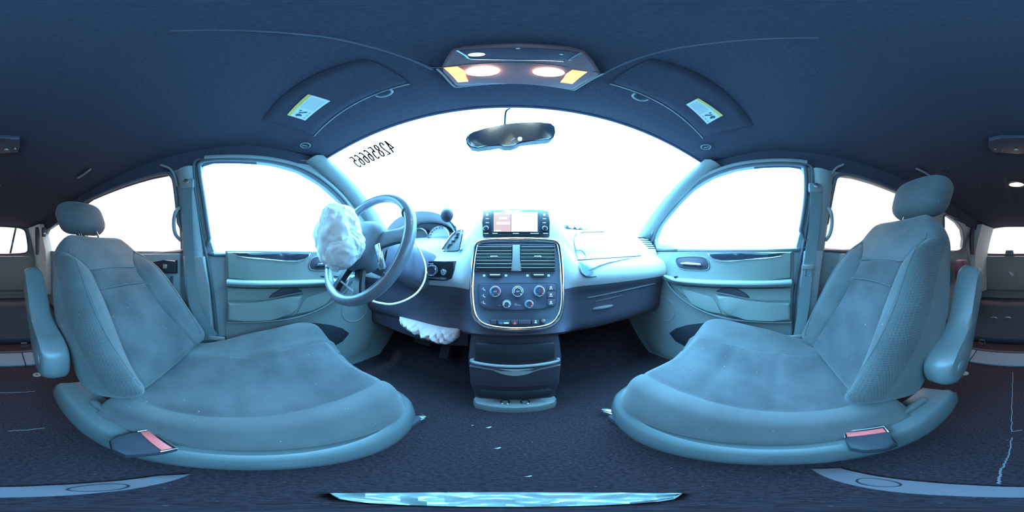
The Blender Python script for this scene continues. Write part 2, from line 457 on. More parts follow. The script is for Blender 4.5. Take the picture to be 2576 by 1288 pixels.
# A-pillar trims
def a_pillar(s, name):
    out = []; n = 14; rows = []
    for i in range(n+1):
        t = i/n
        a = G(s*1.0, t*1.0)                                   # windshield side edge
        # inner edge towards the door window
        zt = a.z; y2 = a.y-0.085-0.02*t; z2 = a.z-0.035+0.0*t
        b = V((s*(Wx(s, z2)-0.012), y2, z2))
        m = (a+b)/2 + V((-s*0.030, -0.010, 0.004))
        rows.append([a+V((s*0.005, 0, 0)), a.lerp(m, 0.5)+V((-s*0.012, 0, 0)), m, m.lerp(b, 0.5)+V((-s*0.010, 0, 0)), b, b+V((s*0.03, 0, 0)), a+V((s*0.02, 0, -0.01))])
    bm = bmesh.new(); loft(bm, [[r[k] for k in range(7)] for r in rows])
    o = struct(finish(bm, name, M_pillar, smooth=60)); return o
a_pillar(-1, 'trim_1'); a_pillar(1, 'trim_2')

# B-pillar trims
def b_pillar(s, name, pxs, low):
    pts = [side_hit(x, y, 0.0) for x, y in pxs]
    bm = bmesh.new(); n = len(pts)//2
    # two columns of points: front edge then rear edge, top to bottom
    fr_, re_ = pts[:n], pts[n:]
    rings = []
    for f, r in zip(fr_, re_):
        d = V((-s, 0, 0))
        rings.append([f+d*0.002, f.lerp(r, 0.12)+d*0.022, f.lerp(r, 0.35)+d*0.03, f.lerp(r, 0.65)+d*0.03, f.lerp(r, 0.88)+d*0.022, r+d*0.002, r-d*0.01, f-d*0.01])
    loft(bm, rings)
    o = struct(finish(bm, name, M_pillar, smooth=50))
    bm = bmesh.new()                                          # lower cover, a separate moulding
    q = [side_hit(x, y, 0.03) for x, y in low]
    plate(bm, q, (-s*0.018, 0, 0), 0.008); finish(bm, 'lower_cover', M_trim, o)
    bm = bmesh.new(); tube(bm, smooth_path([side_hit(x, y, 0.006) for x, y in seal[s]], 4), 0.008, 8); finish(bm, 'door_seal', M_soft2, o)
    return o
seal = {1: [(2010, 412), (2036, 416), (2044, 440), (2038, 520), (2024, 600), (2004, 700), (1996, 780), (1990, 850)],
        -1: [(520, 400), (494, 404), (487, 430), (496, 520), (510, 600), (530, 700), (540, 780), (547, 850)]}
b_pillar(1, 'trim_3', [(2042,425),(2046,470),(2040,520),(2032,580),(2020,640),(2010,700),(2002,780),(1996,850), (2092,440),(2094,470),(2088,520),(2080,580),(2072,640),(2064,700),(2056,780),(2046,850)],
         [(2022,632),(2012,720),(1998,850),(2040,850),(2056,720),(2068,632)])
b_pillar(-1, 'trim_4', [(490,420),(492,470),(500,520),(508,580),(518,640),(528,700),(536,780),(542,850), (444,436),(452,470),(455,520),(458,580),(460,640),(466,700),(476,780),(490,850)],
         [(516,645),(527,720),(540,850),(492,850),(470,720),(462,645)])
# header trim above the doors: a seal curve on each side
for k, (s, pl) in enumerate([(1, [(1640,588),(1655,556),(1700,500),(1745,460),(1800,430),(1860,412),(1930,404),(2000,404),(2030,408)]), (-1, [(905,560),(868,502),(815,452),(760,420),(690,401),(620,394),(550,394),(515,396)])]):
    bm = bmesh.new(); tube(bm, smooth_path([side_hit(x, y, 0.012) for x, y in pl], 5), 0.009, 8)
    struct(finish(bm, 'trim_%d' % (5+k), M_pillar))
for k, pl in enumerate([[(2084,470),(2090,445),(2102,424),(2122,414)], [(446,470),(440,445),(428,425),(404,415)]]):
    bm = bmesh.new(); tube(bm, smooth_path([side_hit(x, y, 0.010) for x, y in pl], 5), 0.006, 8)
    struct(finish(bm, 'trim_%d' % (7+k), M_pillar))
# D-pillar plastic at the rear corners, quarter-window light put into its pale colour
for k, s in enumerate((-1, 1)):
    bm = bmesh.new()
    rings = []
    for i in range(9):
        z = -0.55 + 1.0*i/8; xo = Wx(s, z)-0.10
        rings.append([V((s*xo, -2.20, z)), V((s*(xo-0.04), -2.40, z)), V((s*(xo-0.09), -2.57, z)), V((s*(xo-0.03), -2.595, z)), V((s*(xo+0.1), -2.55, z)), V((s*(xo+0.1), -2.20, z))])
    loft(bm, rings); struct(finish(bm, 'trim_%d' % (9+k), mat('rear_pillar_lit', (0.62, 0.64, 0.62), 0.6), smooth=30))

# floor details in the setting: rear cross strip and the bin sill under the camera
def floor_poly(pxs, z): return [floor_hit(x, y, z) for x, y in pxs]
sill = thing('trim_11', 'pale grey plastic floor sill crossing the carpet between the seats', 'trim', (0, -0.09, FLOOR), kind='structure')
bm = bmesh.new()
q = floor_poly([(480,1193),(395,1197),(330,1207),(250,1213),(120,1221),(0,1226),(2576,1226),(2440,1221),(2330,1212),(2230,1205),(2160,1190),(2115,1178),(2040,1180),(2070,1198),(2150,1222),(2250,1238),(2400,1248),(2576,1252),(100,1250),(250,1240),(380,1222),(440,1208)], FLOOR+0.001)
plate(bm, q, (0, 0, 0.010), 0.003); finish(bm, 'plate', M_plate, sill)
for px, py in ((252, 1227), (2206, 1214)):
    c = floor_hit(px, py, FLOOR+0.0115); bm = bmesh.new()
    tube(bm, [c+V((0.022*math.cos(k*PI/12), 0.013*math.sin(k*PI/12), 0)) for k in range(24)], 0.0012, 6, closed=True)
    finish(bm, 'round_groove', M_soft, sill)
strip = thing('trim_12', 'grey plastic cross strip on the floor behind the front seats', 'trim', (0, -0.93, FLOOR), kind='structure')
bm = bmesh.new()
for x0, x1 in ((-0.70, -0.46), (-0.455, -0.14), (-0.135, 0.30), (0.305, 0.72)):
    box(bm, ((x0+x1)/2, -0.935, FLOOR+0.007), (x1-x0, 0.15, 0.014), 0.004)
pieces(bm, 'plank', mat('plank_plastic', (0.17, 0.22, 0.28), 0.5), strip)
bm = bmesh.new(); box(bm, (0.01, -1.022, FLOOR+0.009), (1.42, 0.016, 0.018), 0.004); finish(bm, 'edge_bar', M_dtrim, strip)
# third-row seat back folded flat: raised dark board
bm = bmesh.new(); box(bm, (0.02, -1.80, FLOOR+0.03), (1.24, 1.30, 0.055), 0.02)
tag(finish(bm, 'folded_bench', mat('bench_carpet', (0.034, 0.046, 0.066), 0.95, bump=('noise', 300, 0.5, 0.003), spec=0.1)), 'dark carpeted back of the third-row bench folded flat', 'seat')

# ------------------------------------------------------------------ DOORS
def door(s, name, label):
    def X(px): return px if s > 0 else 2562 - px
    d = thing(name, label, 'door', (s*Wx(s, 0), 0.25, FLOOR), kind='structure')
    def pts(l, off): return [side_hit(X(x), y, off) for x, y in l]
    def pl(l, base, th, bev, nm, m, sm=40):
        bm = bmesh.new(); plate(bm, pts(l, base), (-s*th, 0, 0), bev, 3); return finish(bm, nm, m, d, sm)
    up = [(1652,634),(1700,634),(1800,633),(1900,632),(1994,631),(1993,700),(1992,850),(1990,905),(1900,915),(1800,915),(1700,900),(1640,880),(1612,820),(1618,750),(1640,705),(1652,690)]
    pl(up, 0.0, 0.012, 0.004, 'panel', M_trim)
    pl([(1656,640),(1700,637),(1800,636),(1900,635),(1990,634),(1989,700),(1900,706),(1800,705),(1700,698),(1664,690),(1655,665)], 0.012, 0.016, 0.010, 'upper_pad', M_door)
    # arm rest: a rounded ledge
    path = smooth_path([side_hit(X(x), y, 0.045) for x, y in [(1672,694),(1700,703),(1760,709),(1850,712),(1930,712),(1990,709)]], 5)
    bm = bmesh.new(); rings = []
    for i, p in enumerate(path):
        k = 0.5+0.5*sstep(i/8)
        prof = [(-0.03, 0.010), (0.008, 0.012), (0.022, 0.006), (0.026, -0.004), (0.020, -0.014), (0.004, -0.020), (-0.03, -0.024)]
        rings.append([p+V((-s*a_*k, 0, b_*k)) for a_, b_ in prof])
    loft(bm, rings); ar = finish(bm, 'armrest', M_door, d, 60)
    bm = bmesh.new(); tube(bm, [p+V((-s*0.0245, 0, -0.006)) for p in path], 0.0013, 6); tube(bm, [p+V((-s*0.0205, 0, -0.0145)) for p in path], 0.0012, 6); finish(bm, 'stitching', M_pip, ar)
    pl([(1692,716),(1760,722),(1850,725),(1990,722),(1990,806),(1940,806),(1880,803),(1825,794),(1770,768),(1720,742)], 0.012, 0.014, 0.009, 'middle_pad', M_door)
    # map pocket bulge, and a dark plate painting the shade inside it
    pl([(1803,731),(1822,722),(1850,724),(1876,738),(1886,748),(1840,742),(1803,737)], 0.026, 0.008, 0.003, 'pocket_shade', M_dtrim)
    pl([(1801,738),(1840,744),(1890,753),(1989,756),(1989,803),(1940,803),(1880,800),(1832,793),(1818,772),(1806,752)], 0.026, 0.026, 0.016, 'map_pocket', M_door)
    pl([(1712,724),(1745,732),(1790,744),(1800,754),(1812,778),(1818,790),(1780,783),(1742,765)], 0.020, 0.012, 0.007, 'speaker_cover', M_door)
    bm = bmesh.new(); tube(bm, smooth_path([side_hit(X(x), y, 0.040) for x, y in [(1676,708),(1690,728),(1722,757),(1770,784),(1822,800),(1880,808),(1990,811)]], 5), 0.005, 8)
    tube(bm, smooth_path([side_hit(X(x), y, 0.052) for x, y in [(1801,736),(1840,743),(1890,753),(1989,756)]], 5), 0.003, 8)
    finish(bm, 'rim', M_arm, d)
    # speaker oval at the bottom front, black plate painting the bin's inner shade
    c = side_hit(X(1668), 778, 0.012); bm = bmesh.new()
    tube(bm, [c+V((0, 0.085*math.cos(k*PI/20), 0.075*math.sin(k*PI/20))) for k in range(40)], 0.003, 6, closed=True); finish(bm, 'speaker_ring', M_trim, d)
    pl([(1684,838),(1700,826),(1730,817),(1770,812),(1806,812),(1830,820),(1820,850),(1780,872),(1730,874),(1700,858)], 0.012, 0.003, 0.001, 'bin_shade', M_soft)
    # inside handle in its bezel
    pl([(1702,650),(1720,646),(1755,645),(1776,650),(1784,664),(1780,678),(1750,680),(1712,676),(1702,664)], 0.026, 0.004, 0.002, 'handle_bezel', M_dtrim)
    bm = bmesh.new(); plate(bm, pts([(1712,661),(1730,659),(1764,662),(1768,669),(1750,671),(1718,667)], 0.032), (-s*0.012, 0, 0), 0.005)
    finish(bm, 'handle', M_chrome, d)
    ring = smooth_loop(pts([(1702,650),(1720,646),(1755,645),(1776,650),(1784,664),(1780,678),(1750,680),(1712,676),(1702,664)], 0.031), 3)
    bm = bmesh.new(); tube(bm, ring, 0.0022, 6, closed=True); finish(bm, 'bezel_ring', M_trim, d)
    # glossy accent strip with a bright lower lip
    acc = [(1780,639),(1850,637),(1930,637),(1976,635),(1960,644),(1920,649),(1860,654),(1815,655),(1795,650)]
    pl(acc, 0.026, 0.005, 0.002, 'accent_strip', mat('gloss_accent', (0.04, 0.045, 0.07), 0.08, coat=1.0))
    bm = bmesh.new(); tube(bm, smooth_path(pts([(1780,638),(1788,648),(1805,656),(1835,657),(1880,653),(1930,649),(1965,644)], 0.034), 4), 0.0024, 6); finish(bm, 'accent_lip', M_chrome, d)
    # window switches on the arm rest
    for k in range(4 if s < 0 else 1):
        p = side_hit(X(1700+k*17), 699, 0.05); bm = bmesh.new(); box(bm, p+V((-s*0.0, 0, 0.006)), (0.022, 0.016, 0.008), 0.003)
        finish(bm, 'window_switch', M_black, d)
    return d
door(1, 'door_2', 'grey front passenger door panel with armrest and map pocket')
door(-1, 'door_1', 'grey driver door panel with armrest, map pocket and window switches')
# sliding doors behind the B-pillars
for s, nm in ((-1, 'door_3'), (1, 'door_4')):
    def X2(px): return px if s < 0 else 2556 - px
    d = thing(nm, 'grey sliding door panel behind the %s seat' % ('driver' if s < 0 else 'passenger'), 'door', (s*Wx(s, 0), -0.8, FLOOR), kind='structure')
    bm = bmesh.new(); x = Wx(s, 0)
    plate(bm, [V((s*x, y, z)) for y, z in [(-0.36, 0.012), (-1.25, 0.012), (-1.25, -0.62), (-0.36, -0.62)]], (-s*0.03, 0, 0), 0.008); finish(bm, 'panel', M_pillar, d)
    bm = bmesh.new(); plate(bm, [V((s*(x-0.03), y, z)) for y, z in [(-0.37, -0.02), (-0.44, -0.02), (-0.56, -0.035), (-0.62, -0.07), (-0.62, -0.11), (-0.55, -0.09), (-0.48, -0.085), (-0.37, -0.085)]], (-s*0.02, 0, 0), 0.006)
    h = finish(bm, 'handle_housing', M_black, d)
    bm = bmesh.new(); box(bm, (s*(x-0.052), -0.43, -0.052), (0.006, 0.024, 0.022), 0.002); finish(bm, 'lock_button', M_metal, h)
    bm = bmesh.new()
    for k in range(3): box(bm, (s*(x-0.036), -0.40-0.05*k, -0.20), (0.012, 0.012, 0.20), 0.003)
    pieces(bm, 'panel_groove', M_dtrim, d)

# ------------------------------------------------------------------ DASHBOARD
Lc = 0.02
side_prof = [(1.18,.085),(1.0,.115),(.84,.130),(.74,.130),(.69,.112),(.655,.080),(.625,.040),(.605,-.002),(.575,-.018),(.550,-.045),(.540,-.085),(.555,-.125),(.578,-.160),(.592,-.24),(.62,-.33),(.80,-.40),(1.0,-.42)]
mid_prof = [(1.20,.085),(1.0,.130),(.78,.178),(.70,.195),(.660,.198),(.638,.186),(.622,.140),(.608,.085),(.594,.030),(.580,-.030),(.566,-.085),(.552,-.140),(.540,-.190),(.528,-.240),(.524,-.285),(.70,-.33),(1.0,-.38)]
def dash_pt(x, k):
    ax = abs(x-Lc); t = 1-sstep((ax-0.145)/0.085)
    a, b = side_prof[k], mid_prof[k]
    y = lerp(a[0], b[0], t); z = lerp(a[1], b[1], t)
    y -= (0.62, 0.34, 0.10)[k]*(x-Lc)**2 if k <= 2 else 0.0
    return V((x, y, z))
dash = thing('dashboard', 'pale grey car dashboard running under the windshield between the front doors', 'dashboard', (Lc, 0.62, FLOOR))
bm = bmesh.new(); xs = [-0.735, -0.70, -0.62, -0.5, -0.4, -0.32, -0.27, -0.235, -0.21, -0.19, -0.17, -0.15, -0.13, -0.1, -0.05, 0.0, 0.04, 0.09, 0.14, 0.17, 0.19, 0.21, 0.23, 0.25, 0.275, 0.31, 0.38, 0.48, 0.6, 0.70, 0.755]
rows = []
for x in xs:
    ctl = [dash_pt(x, k) for k in range(17)]
    rows.append(smooth_path(ctl, 3)+[V((x, 1.03, ctl[-1].z))])
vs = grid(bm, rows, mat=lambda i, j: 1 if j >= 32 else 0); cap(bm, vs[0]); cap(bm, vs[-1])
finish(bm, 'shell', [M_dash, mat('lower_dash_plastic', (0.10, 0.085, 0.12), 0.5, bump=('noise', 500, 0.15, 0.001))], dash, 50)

# instrument cluster hood on the driver's side
CX = -0.405
bm = bmesh.new(); rings = []
def arch(y, w, h, z0, n=20): return [V((CX+w*math.cos(PI*k/n), y, z0+h*max(0, math.sin(PI*k/n))**0.8)) for k in range(n+1)]
outer = [arch(0.595, 0.205, 0.175, 0.025), arch(0.60, 0.212, 0.185, 0.025), arch(0.66, 0.215, 0.182, 0.03), arch(0.80, 0.20, 0.10, 0.05), arch(0.90, 0.19, 0.04, 0.07)]
inner = [arch(0.70, 0.175, 0.135, 0.03), arch(0.61, 0.190, 0.160, 0.027)]
grid(bm, inner+outer); hood = finish(bm, 'cluster_hood', M_dash, dash, 60)
bm = bmesh.new(); fp = arch(0.685, 0.178, 0.14, 0.02); plate(bm, fp, (0, 0.01, 0)); finish(bm, 'cluster_face', M_dtrim, dash)
for gx, gr, py_ in ((-0.318, 0.052, 0.0), (-0.425, 0.052, 0.0), (-0.51, 0.035, 0.0)):
    g_c = V((gx, 0.668, 0.083)); bm = bmesh.new(); disc(bm, g_c, (0, -1, 0.12), gr*0.94, 0.006, 28)
    g = finish(bm, 'gauge', mat('gauge_glare', (0.9, 0.9, 0.92), 0.3) if gx == -0.318 else M_black, dash)  # the one white dial has glare put into its colour
    bm = bmesh.new(); f = frame3(g_c+V((0, -0.008, 0)), (1, 0, 0), (0, 0.12, 1))
    tube(bm, [f(gr*math.cos(k*PI/16), gr*math.sin(k*PI/16)) for k in range(32)], 0.004, 8, closed=True); finish(bm, 'gauge_ring', M_chrome, g)
    bm = bmesh.new()
    for k in range(9):
        an = math.radians(70+k*18); u_, v_ = math.cos(an), math.sin(an)
        tube(bm, [f(gr*0.80*u_, gr*0.80*v_, 0.002), f(gr*0.92*u_, gr*0.92*v_, 0.002)], 0.0015, 5)
    finish(bm, 'gauge_marks', M_soft, g)
# gear lever and gate on the dash left of the centre stack
fg = frame3((-0.212, 0.566, 0.048), (1, 0.10, 0), (0, 0.32, 0.95))
gate = bmesh.new(); gq = [(-0.030, -0.036), (0.022, -0.036), (0.030, -0.020), (0.034, 0.040), (0.020, 0.048), (-0.004, 0.030), (-0.022, 0.000), (-0.034, -0.024)]
plate(gate, [fg(a_, b_, 0.0) for a_, b_ in gq], fg(0, 0, 0.012)-fg(0, 0, 0), 0.002); gt = finish(gate, 'shift_gate', M_trim, dash)
bm = bmesh.new(); tube(bm, smooth_loop([fg(a_, b_, 0.013) for a_, b_ in gq], 3), 0.0032, 8, closed=True); finish(bm, 'gate_frame', M_chrome, gt)
bm = bmesh.new(); zz = [(-0.016, -0.026), (-0.010, -0.012), (-0.002, -0.012), (-0.002, 0.002), (0.008, 0.002), (0.008, 0.016), (0.017, 0.016), (0.020, 0.034)]
tube(bm, [fg(a_, b_, 0.0135) for a_, b_ in zz], 0.004, 6, flat=0.6); finish(bm, 'gate_slot', M_black, gt)
bm = bmesh.new(); tube(bm, smooth_path([fg(0.012, 0.030, 0.01), fg(0.008, 0.045, 0.05), fg(-0.006, 0.058, 0.075)], 4), 0.006, 8)
lv = finish(bm, 'gear_lever', M_chrome, dash)
bm = bmesh.new(); bmesh.ops.create_uvsphere(bm, u_segments=20, v_segments=12, radius=1); bmesh.ops.scale(bm, vec=(0.022, 0.020, 0.026), verts=bm.verts); bmesh.ops.translate(bm, vec=fg(-0.010, 0.070, 0.085), verts=bm.verts)
finish(bm, 'knob', M_dtrim, lv)
# ignition panel
def dface(px, py, y=0.545): return plane_hit(px, py, (0, y, 0), (0, 1, 0))
bm = bmesh.new(); q = [dface(x, y) for x, y in [(1038,659),(1090,657),(1142,657),(1143,680),(1138,700),(1124,706),(1080,704),(1036,701)]]
plate(bm, [p+V((0, 0.045, 0)) for p in q], (0, -0.053, 0), 0.003); ign = finish(bm, 'ignition_panel', M_black, dash)
bm = bmesh.new(); tube(bm, [dface(1046, 663, 0.533), dface(1090, 664, 0.533)], 0.0018, 6); tube(bm, [dface(1036, 697, 0.533), dface(1085, 699, 0.533), dface(1122, 703, 0.533)], 0.002, 6); finish(bm, 'chrome_edge', M_chrome, ign)
c = dface(1088, 680, 0.530); bm = bmesh.new(); disc(bm, c, (0.25, -1, 0), 0.021, 0.018, 24, 0.004); kb = finish(bm, 'headlight_knob', M_dtrim, ign)
bm = bmesh.new(); f = frame3(c+V((0.004, -0.019, 0)), (1, 0.25, 0), (0, 0, 1)); tube(bm, [f(0.017*math.cos(k*PI/12), 0.017*math.sin(k*PI/12)) for k in range(24)], 0.0022, 6, closed=True); finish(bm, 'knob_ring', M_chrome, kb)
c = dface(1117, 684, 0.533); bm = bmesh.new(); disc(bm, c, (0, -1, 0), 0.012, 0.008, 20, 0.003); finish(bm, 'key_slot', M_chrome, ign)

# passenger side: upper glove lid, accent strip, glove box, end vent
def dproj(px, py, y): return plane_hit(px, py, (0, y, 0), (0, 1, 0))
def dash_hit(px, py, off=0.004):
    """point on the side profile of the dash, moved off its surface towards the seats"""
    pr = smooth_path([V((0, a_, b_)) for a_, b_ in side_prof], 6)
    d_ = ray(px, py); best = None
    for i in range(len(pr)-1):
        a_, b_ = pr[i], pr[i+1]
        # ray (y,z) crosses the segment
        den = d_.y*(b_.z-a_.z)-d_.z*(b_.y-a_.y)
        if abs(den) < 1e-9: continue
        t = (a_.y*(b_.z-a_.z)-a_.z*(b_.y-a_.y))/den
        y = d_.y*t; z = d_.z*t
        u = ((y-a_.y)*(b_.y-a_.y)+(z-a_.z)*(b_.z-a_.z))/max(1e-9, (b_-a_).length_squared)
        if -0.01 <= u <= 1.01 and t > 0 and (best is None or t < best): best = t
    if best is None: best = 0.6/d_.y
    return d_*(best-off)
bm = bmesh.new(); q = smooth_path([dash_hit(x, y) for x, y in [(1520,583),(1465,585),(1447,592),(1444,605),(1448,630),(1453,652),(1458,680),(1470,694),(1485,697),(1500,695)]], 4); tube(bm, q, 0.0022, 6)
tube(bm, smooth_path([dash_hit(x, y) for x, y in [(1449,629),(1462,630),(1472,640),(1476,654)]], 4), 0.0015, 6)
tube(bm, smooth_path([dash_hit(x, y) for x, y in [(1453,654),(1500,651),(1560,647),(1612,643)]], 4), 0.002, 6)
finish(bm, 'lid_gap', M_dtrim, dash)
bm = bmesh.new(); q = [dash_hit(x, y, 0.006) for x, y in [(1455,657),(1500,656),(1560,651),(1610,644),(1570,652),(1530,660),(1505,668),(1480,680),(1493,684),(1489,691),(1472,694),(1462,684)]]
plate(bm, q, (0, -0.003, 0.0)); finish(bm, 'accent_strip', mat('slate_gloss', (0.16, 0.22, 0.28), 0.12, coat=0.6), dash)
bm = bmesh.new()
for k in range(6):
    x0, y0 = 1606+k*5, 599+k*5
    tube(bm, [dash_hit(x0, y0, 0.004), dash_hit(x0+24-k*1, y0+1, 0.004)], 0.0022, 6)
tube(bm, smooth_path([dash_hit(x, y, 0.004) for x, y in [(1604,597),(1622,598),(1640,607),(1650,623)]], 4), 0.003, 6)
finish(bm, 'side_vent', M_soft, dash)
bm = bmesh.new(); q = smooth_path([dash_hit(x, y, 0.004) for x, y in [(1478,749),(1530,739),(1590,726),(1648,713)]], 5); tube(bm, q, 0.003, 6)
tube(bm, [dash_hit(1498, 758, 0.004), dash_hit(1565, 743, 0.004)], 0.0015, 6); finish(bm, 'glove_box_gap', M_trim, dash)
a_, b_ = dash_hit(1492, 778, 0.006), dash_hit(1542, 769, 0.006); bm = bmesh.new()
rings = []
for i in range(9):
    t = i/8; p = a_.lerp(b_, t); k = 0.4+0.6*math.sin(PI*t)**0.5
    rings.append([p+V((0, -0.010*k*math.cos(th)+0.004, 0.009*k*math.sin(th))) for th in [j*2*PI/10 for j in range(10)]])
loft(bm, rings); finish(bm, 'glove_box_latch', M_trim, dash)
# steering column shroud
bm = bmesh.new(); rings = []
A, B = V((-0.392, 0.345, 0.01)), V((-0.375, 0.60, -0.065))
for i in range(9):
    t = i/8; p = A.lerp(B, t); w = lerp(0.060, 0.085, t); h = lerp(0.055, 0.080, t)
    rings.append([p+V((w*math.copysign(abs(math.cos(a2))**0.6, math.cos(a2)), 0.02*math.sin(a2), h*math.copysign(abs(math.sin(a2))**0.6, math.sin(a2)))) for a2 in [j*2*PI/28 for j in range(28)]])
loft(bm, rings); finish(bm, 'column_shroud', mat('shroud_plastic', (0.13, 0.13, 0.18), 0.45), dash, 50)

# centre stack: everything on one tilted face
SO, SV = V((0.02, 0.494, -0.26)), V((0, 0.27, 0.963)).normalized()
SN = V((1, 0, 0)).cross(SV)                                    # faces the cabin
def st(px, py, off=0.0):
    p = plane_hit(px, py, SO, SN); return p + SN*off
if SN.y > 0: SN = -SN
stack = thing('center_stack', 'center stack with radio, two air vents and climate knobs framed in chrome', 'center stack', (0.02, 0.50, -0.30))
def st_plate(l, off, th, bev, nm, m, par, sm=40):
    bm = bmesh.new(); plate(bm, [st(x, y, off) for x, y in l], SN*th, bev, 3); return finish(bm, nm, m, par, sm)
bez = [(1203,612),(1225,606),(1260,604),(1302,603),(1345,604),(1380,606),(1400,611),(1407,628),(1412,670),(1414,720),(1413,765),(1406,795),(1390,814),(1360,824),(1302,828),(1245,824),(1212,814),(1196,795),(1189,765),(1187,720),(1190,670),(1196,628)]
st_plate(bez, -0.055, 0.055, 0.006, 'faceplate', mat('faceplate_plastic', (0.10, 0.12, 0.16), 0.45, bump=('noise', 700, 0.1, 0.001)), stack)
bm = bmesh.new(); tube(bm, smooth_loop([st(x, y, 0.001) for x, y in bez], 4), [0.0092]*(4*len(bez)), 10, closed=True); finish(bm, 'chrome_surround', M_chrome, stack)
# radio unit
for nm_, l, off, th, m in (('radio', [(1216,530),(1240,528),(1302,526),(1365,528),(1380,532),(1383,560),(1383,592),(1302,592),(1214,592),(1213,560)], -0.01, 0.010, M_black),):
    radio = st_plate(l, -0.05, 0.052, 0.004, nm_, m, stack)
def srect(x0, y0, x1, y1): return [(x0, y0), (x1, y0), (x1, y1), (x0, y1)]
st_plate(srect(1236, 531, 1358, 586), 0.002, 0.002, 0.0005, 'screen_glass', mat('screen_backing', (0.03, 0.05, 0.06), 0.2), radio)
st_plate(srect(1242, 535, 1285, 584), 0.004, 0.0006, 0, 'screen_left_page', M_screen, radio)
st_plate(srect(1286, 535, 1352, 584), 0.004, 0.0006, 0, 'screen_right_page', M_screen2, radio)
bm = bmesh.new()
for r_ in ((1244,537,1257,541), (1272,537,1285,541), (1244,580,1260,583), (1256,548,1276,553), (1250,560,1282,566), (1288,579,1319,583), (1322,579,1335,583), (1338,579,1350,583)):
    plate(bm, [st(x, y, 0.0046) for x, y in srect(*r_)], SN*0.0004)
pieces(bm, 'screen_icon', mat('screen_icon', (0.3, 0.3, 0.3), 0.3, emit=(1, 1, 0.97), estr=1.4), radio)
for kx in (1223, 1370):
    bm = bmesh.new(); disc(bm, st(kx, 576, 0.001), SN, 0.0085, 0.010, 20, 0.002); k_ = finish(bm, 'knob', M_black, radio)
    bm = bmesh.new(); c = st(kx, 576, 0.006); f = frame3(c, (1, 0, 0), SV); tube(bm, [f(0.0085*math.cos(j*PI/10), 0.0085*math.sin(j*PI/10)) for j in range(20)], 0.0016, 6, closed=True); finish(bm, 'knob_ring', M_metal, k_)
bm = bmesh.new()
for kx in (1226, 1369):
    for y_, w_, h_ in ((541, 2.5, 2.5), (551, 4, 0.8), (561, 4, 0.8)):
        plate(bm, [st(x, y, 0.0022) for x, y in srect(kx-w_, y_-h_, kx+w_, y_+h_)], SN*0.0006)
for x0, x1 in ((1218,1229), (1239,1252), (1290,1305), (1334,1355), (1366,1378)):
    plate(bm, [st(x, y, 0.0022) for x, y in srect(x0, 587, x1, 588.6)], SN*0.0006)
pieces(bm, 'radio_print', M_print, radio)
# vents
for vi, (x0, x1) in enumerate(((1199, 1288), (1309, 1394))):
    v_ = st_plate(srect(x0, 619, x1, 680), 0.0005, 0.0010, 0, 'air_vent', M_soft, stack)
    for k in range(7):
        y_ = 623 + k*8.6; bm = bmesh.new(); rings = []
        for xx, sg in ((x0+1, 0), (x1-1, 0)):
            c = st(xx, y_+ (1.0*math.sin(k) if vi == 0 else 0), 0.006); rings.append([c+SN*0.005+SV*0.0012, c+SN*0.006, c-SN*0.005-SV*0.0035, c-SN*0.005-SV*0.005])
        loft(bm, rings); finish(bm, 'slat', M_trim, v_)
    bm = bmesh.new(); c = st((x0+x1)/2+ (0 if vi == 0 else 0), 648, 0.010); box(bm, c, (0.026, 0.006, 0.007), 0.003, rot=Matrix.Rotation(math.atan2(0.27, 0.963)*-1, 3, 'X')); finish(bm, 'vent_tab', M_metal, v_)
    bm = bmesh.new(); tube(bm, [st(x, y, 0.004) for x, y in srect(x0-1, 618, x1+1, 681)], 0.003, 6, closed=True); finish(bm, 'vent_frame', M_dtrim, v_)
st_plate([(1289,617),(1308,617),(1308,650),(1312,683),(1285,683),(1289,650)], 0.001, 0.006, 0.002, 'vent_divider', M_trim, stack)
for x0 in (1227, 1336):
    w_ = st_plate(srect(x0, 688, x0+38, 697.5), 0.001, 0.0015, 0.0004, 'vent_wheel_slot', M_soft, stack)
    bm = bmesh.new(); tube(bm, [st(x0+6, 693, 0.004), st(x0+31, 693, 0.004)], 0.0042, 10); finish(bm, 'vent_wheel', M_metal, w_)
bm = bmesh.new()
for x_ in (1218, 1273, 1327, 1380):
    plate(bm, [st(x, y, 0.001) for x, y in srect(x_-3.2, 690.5, x_+3.2, 696)], SN*0.0006)
pieces(bm, 'vent_symbol', M_print, stack)
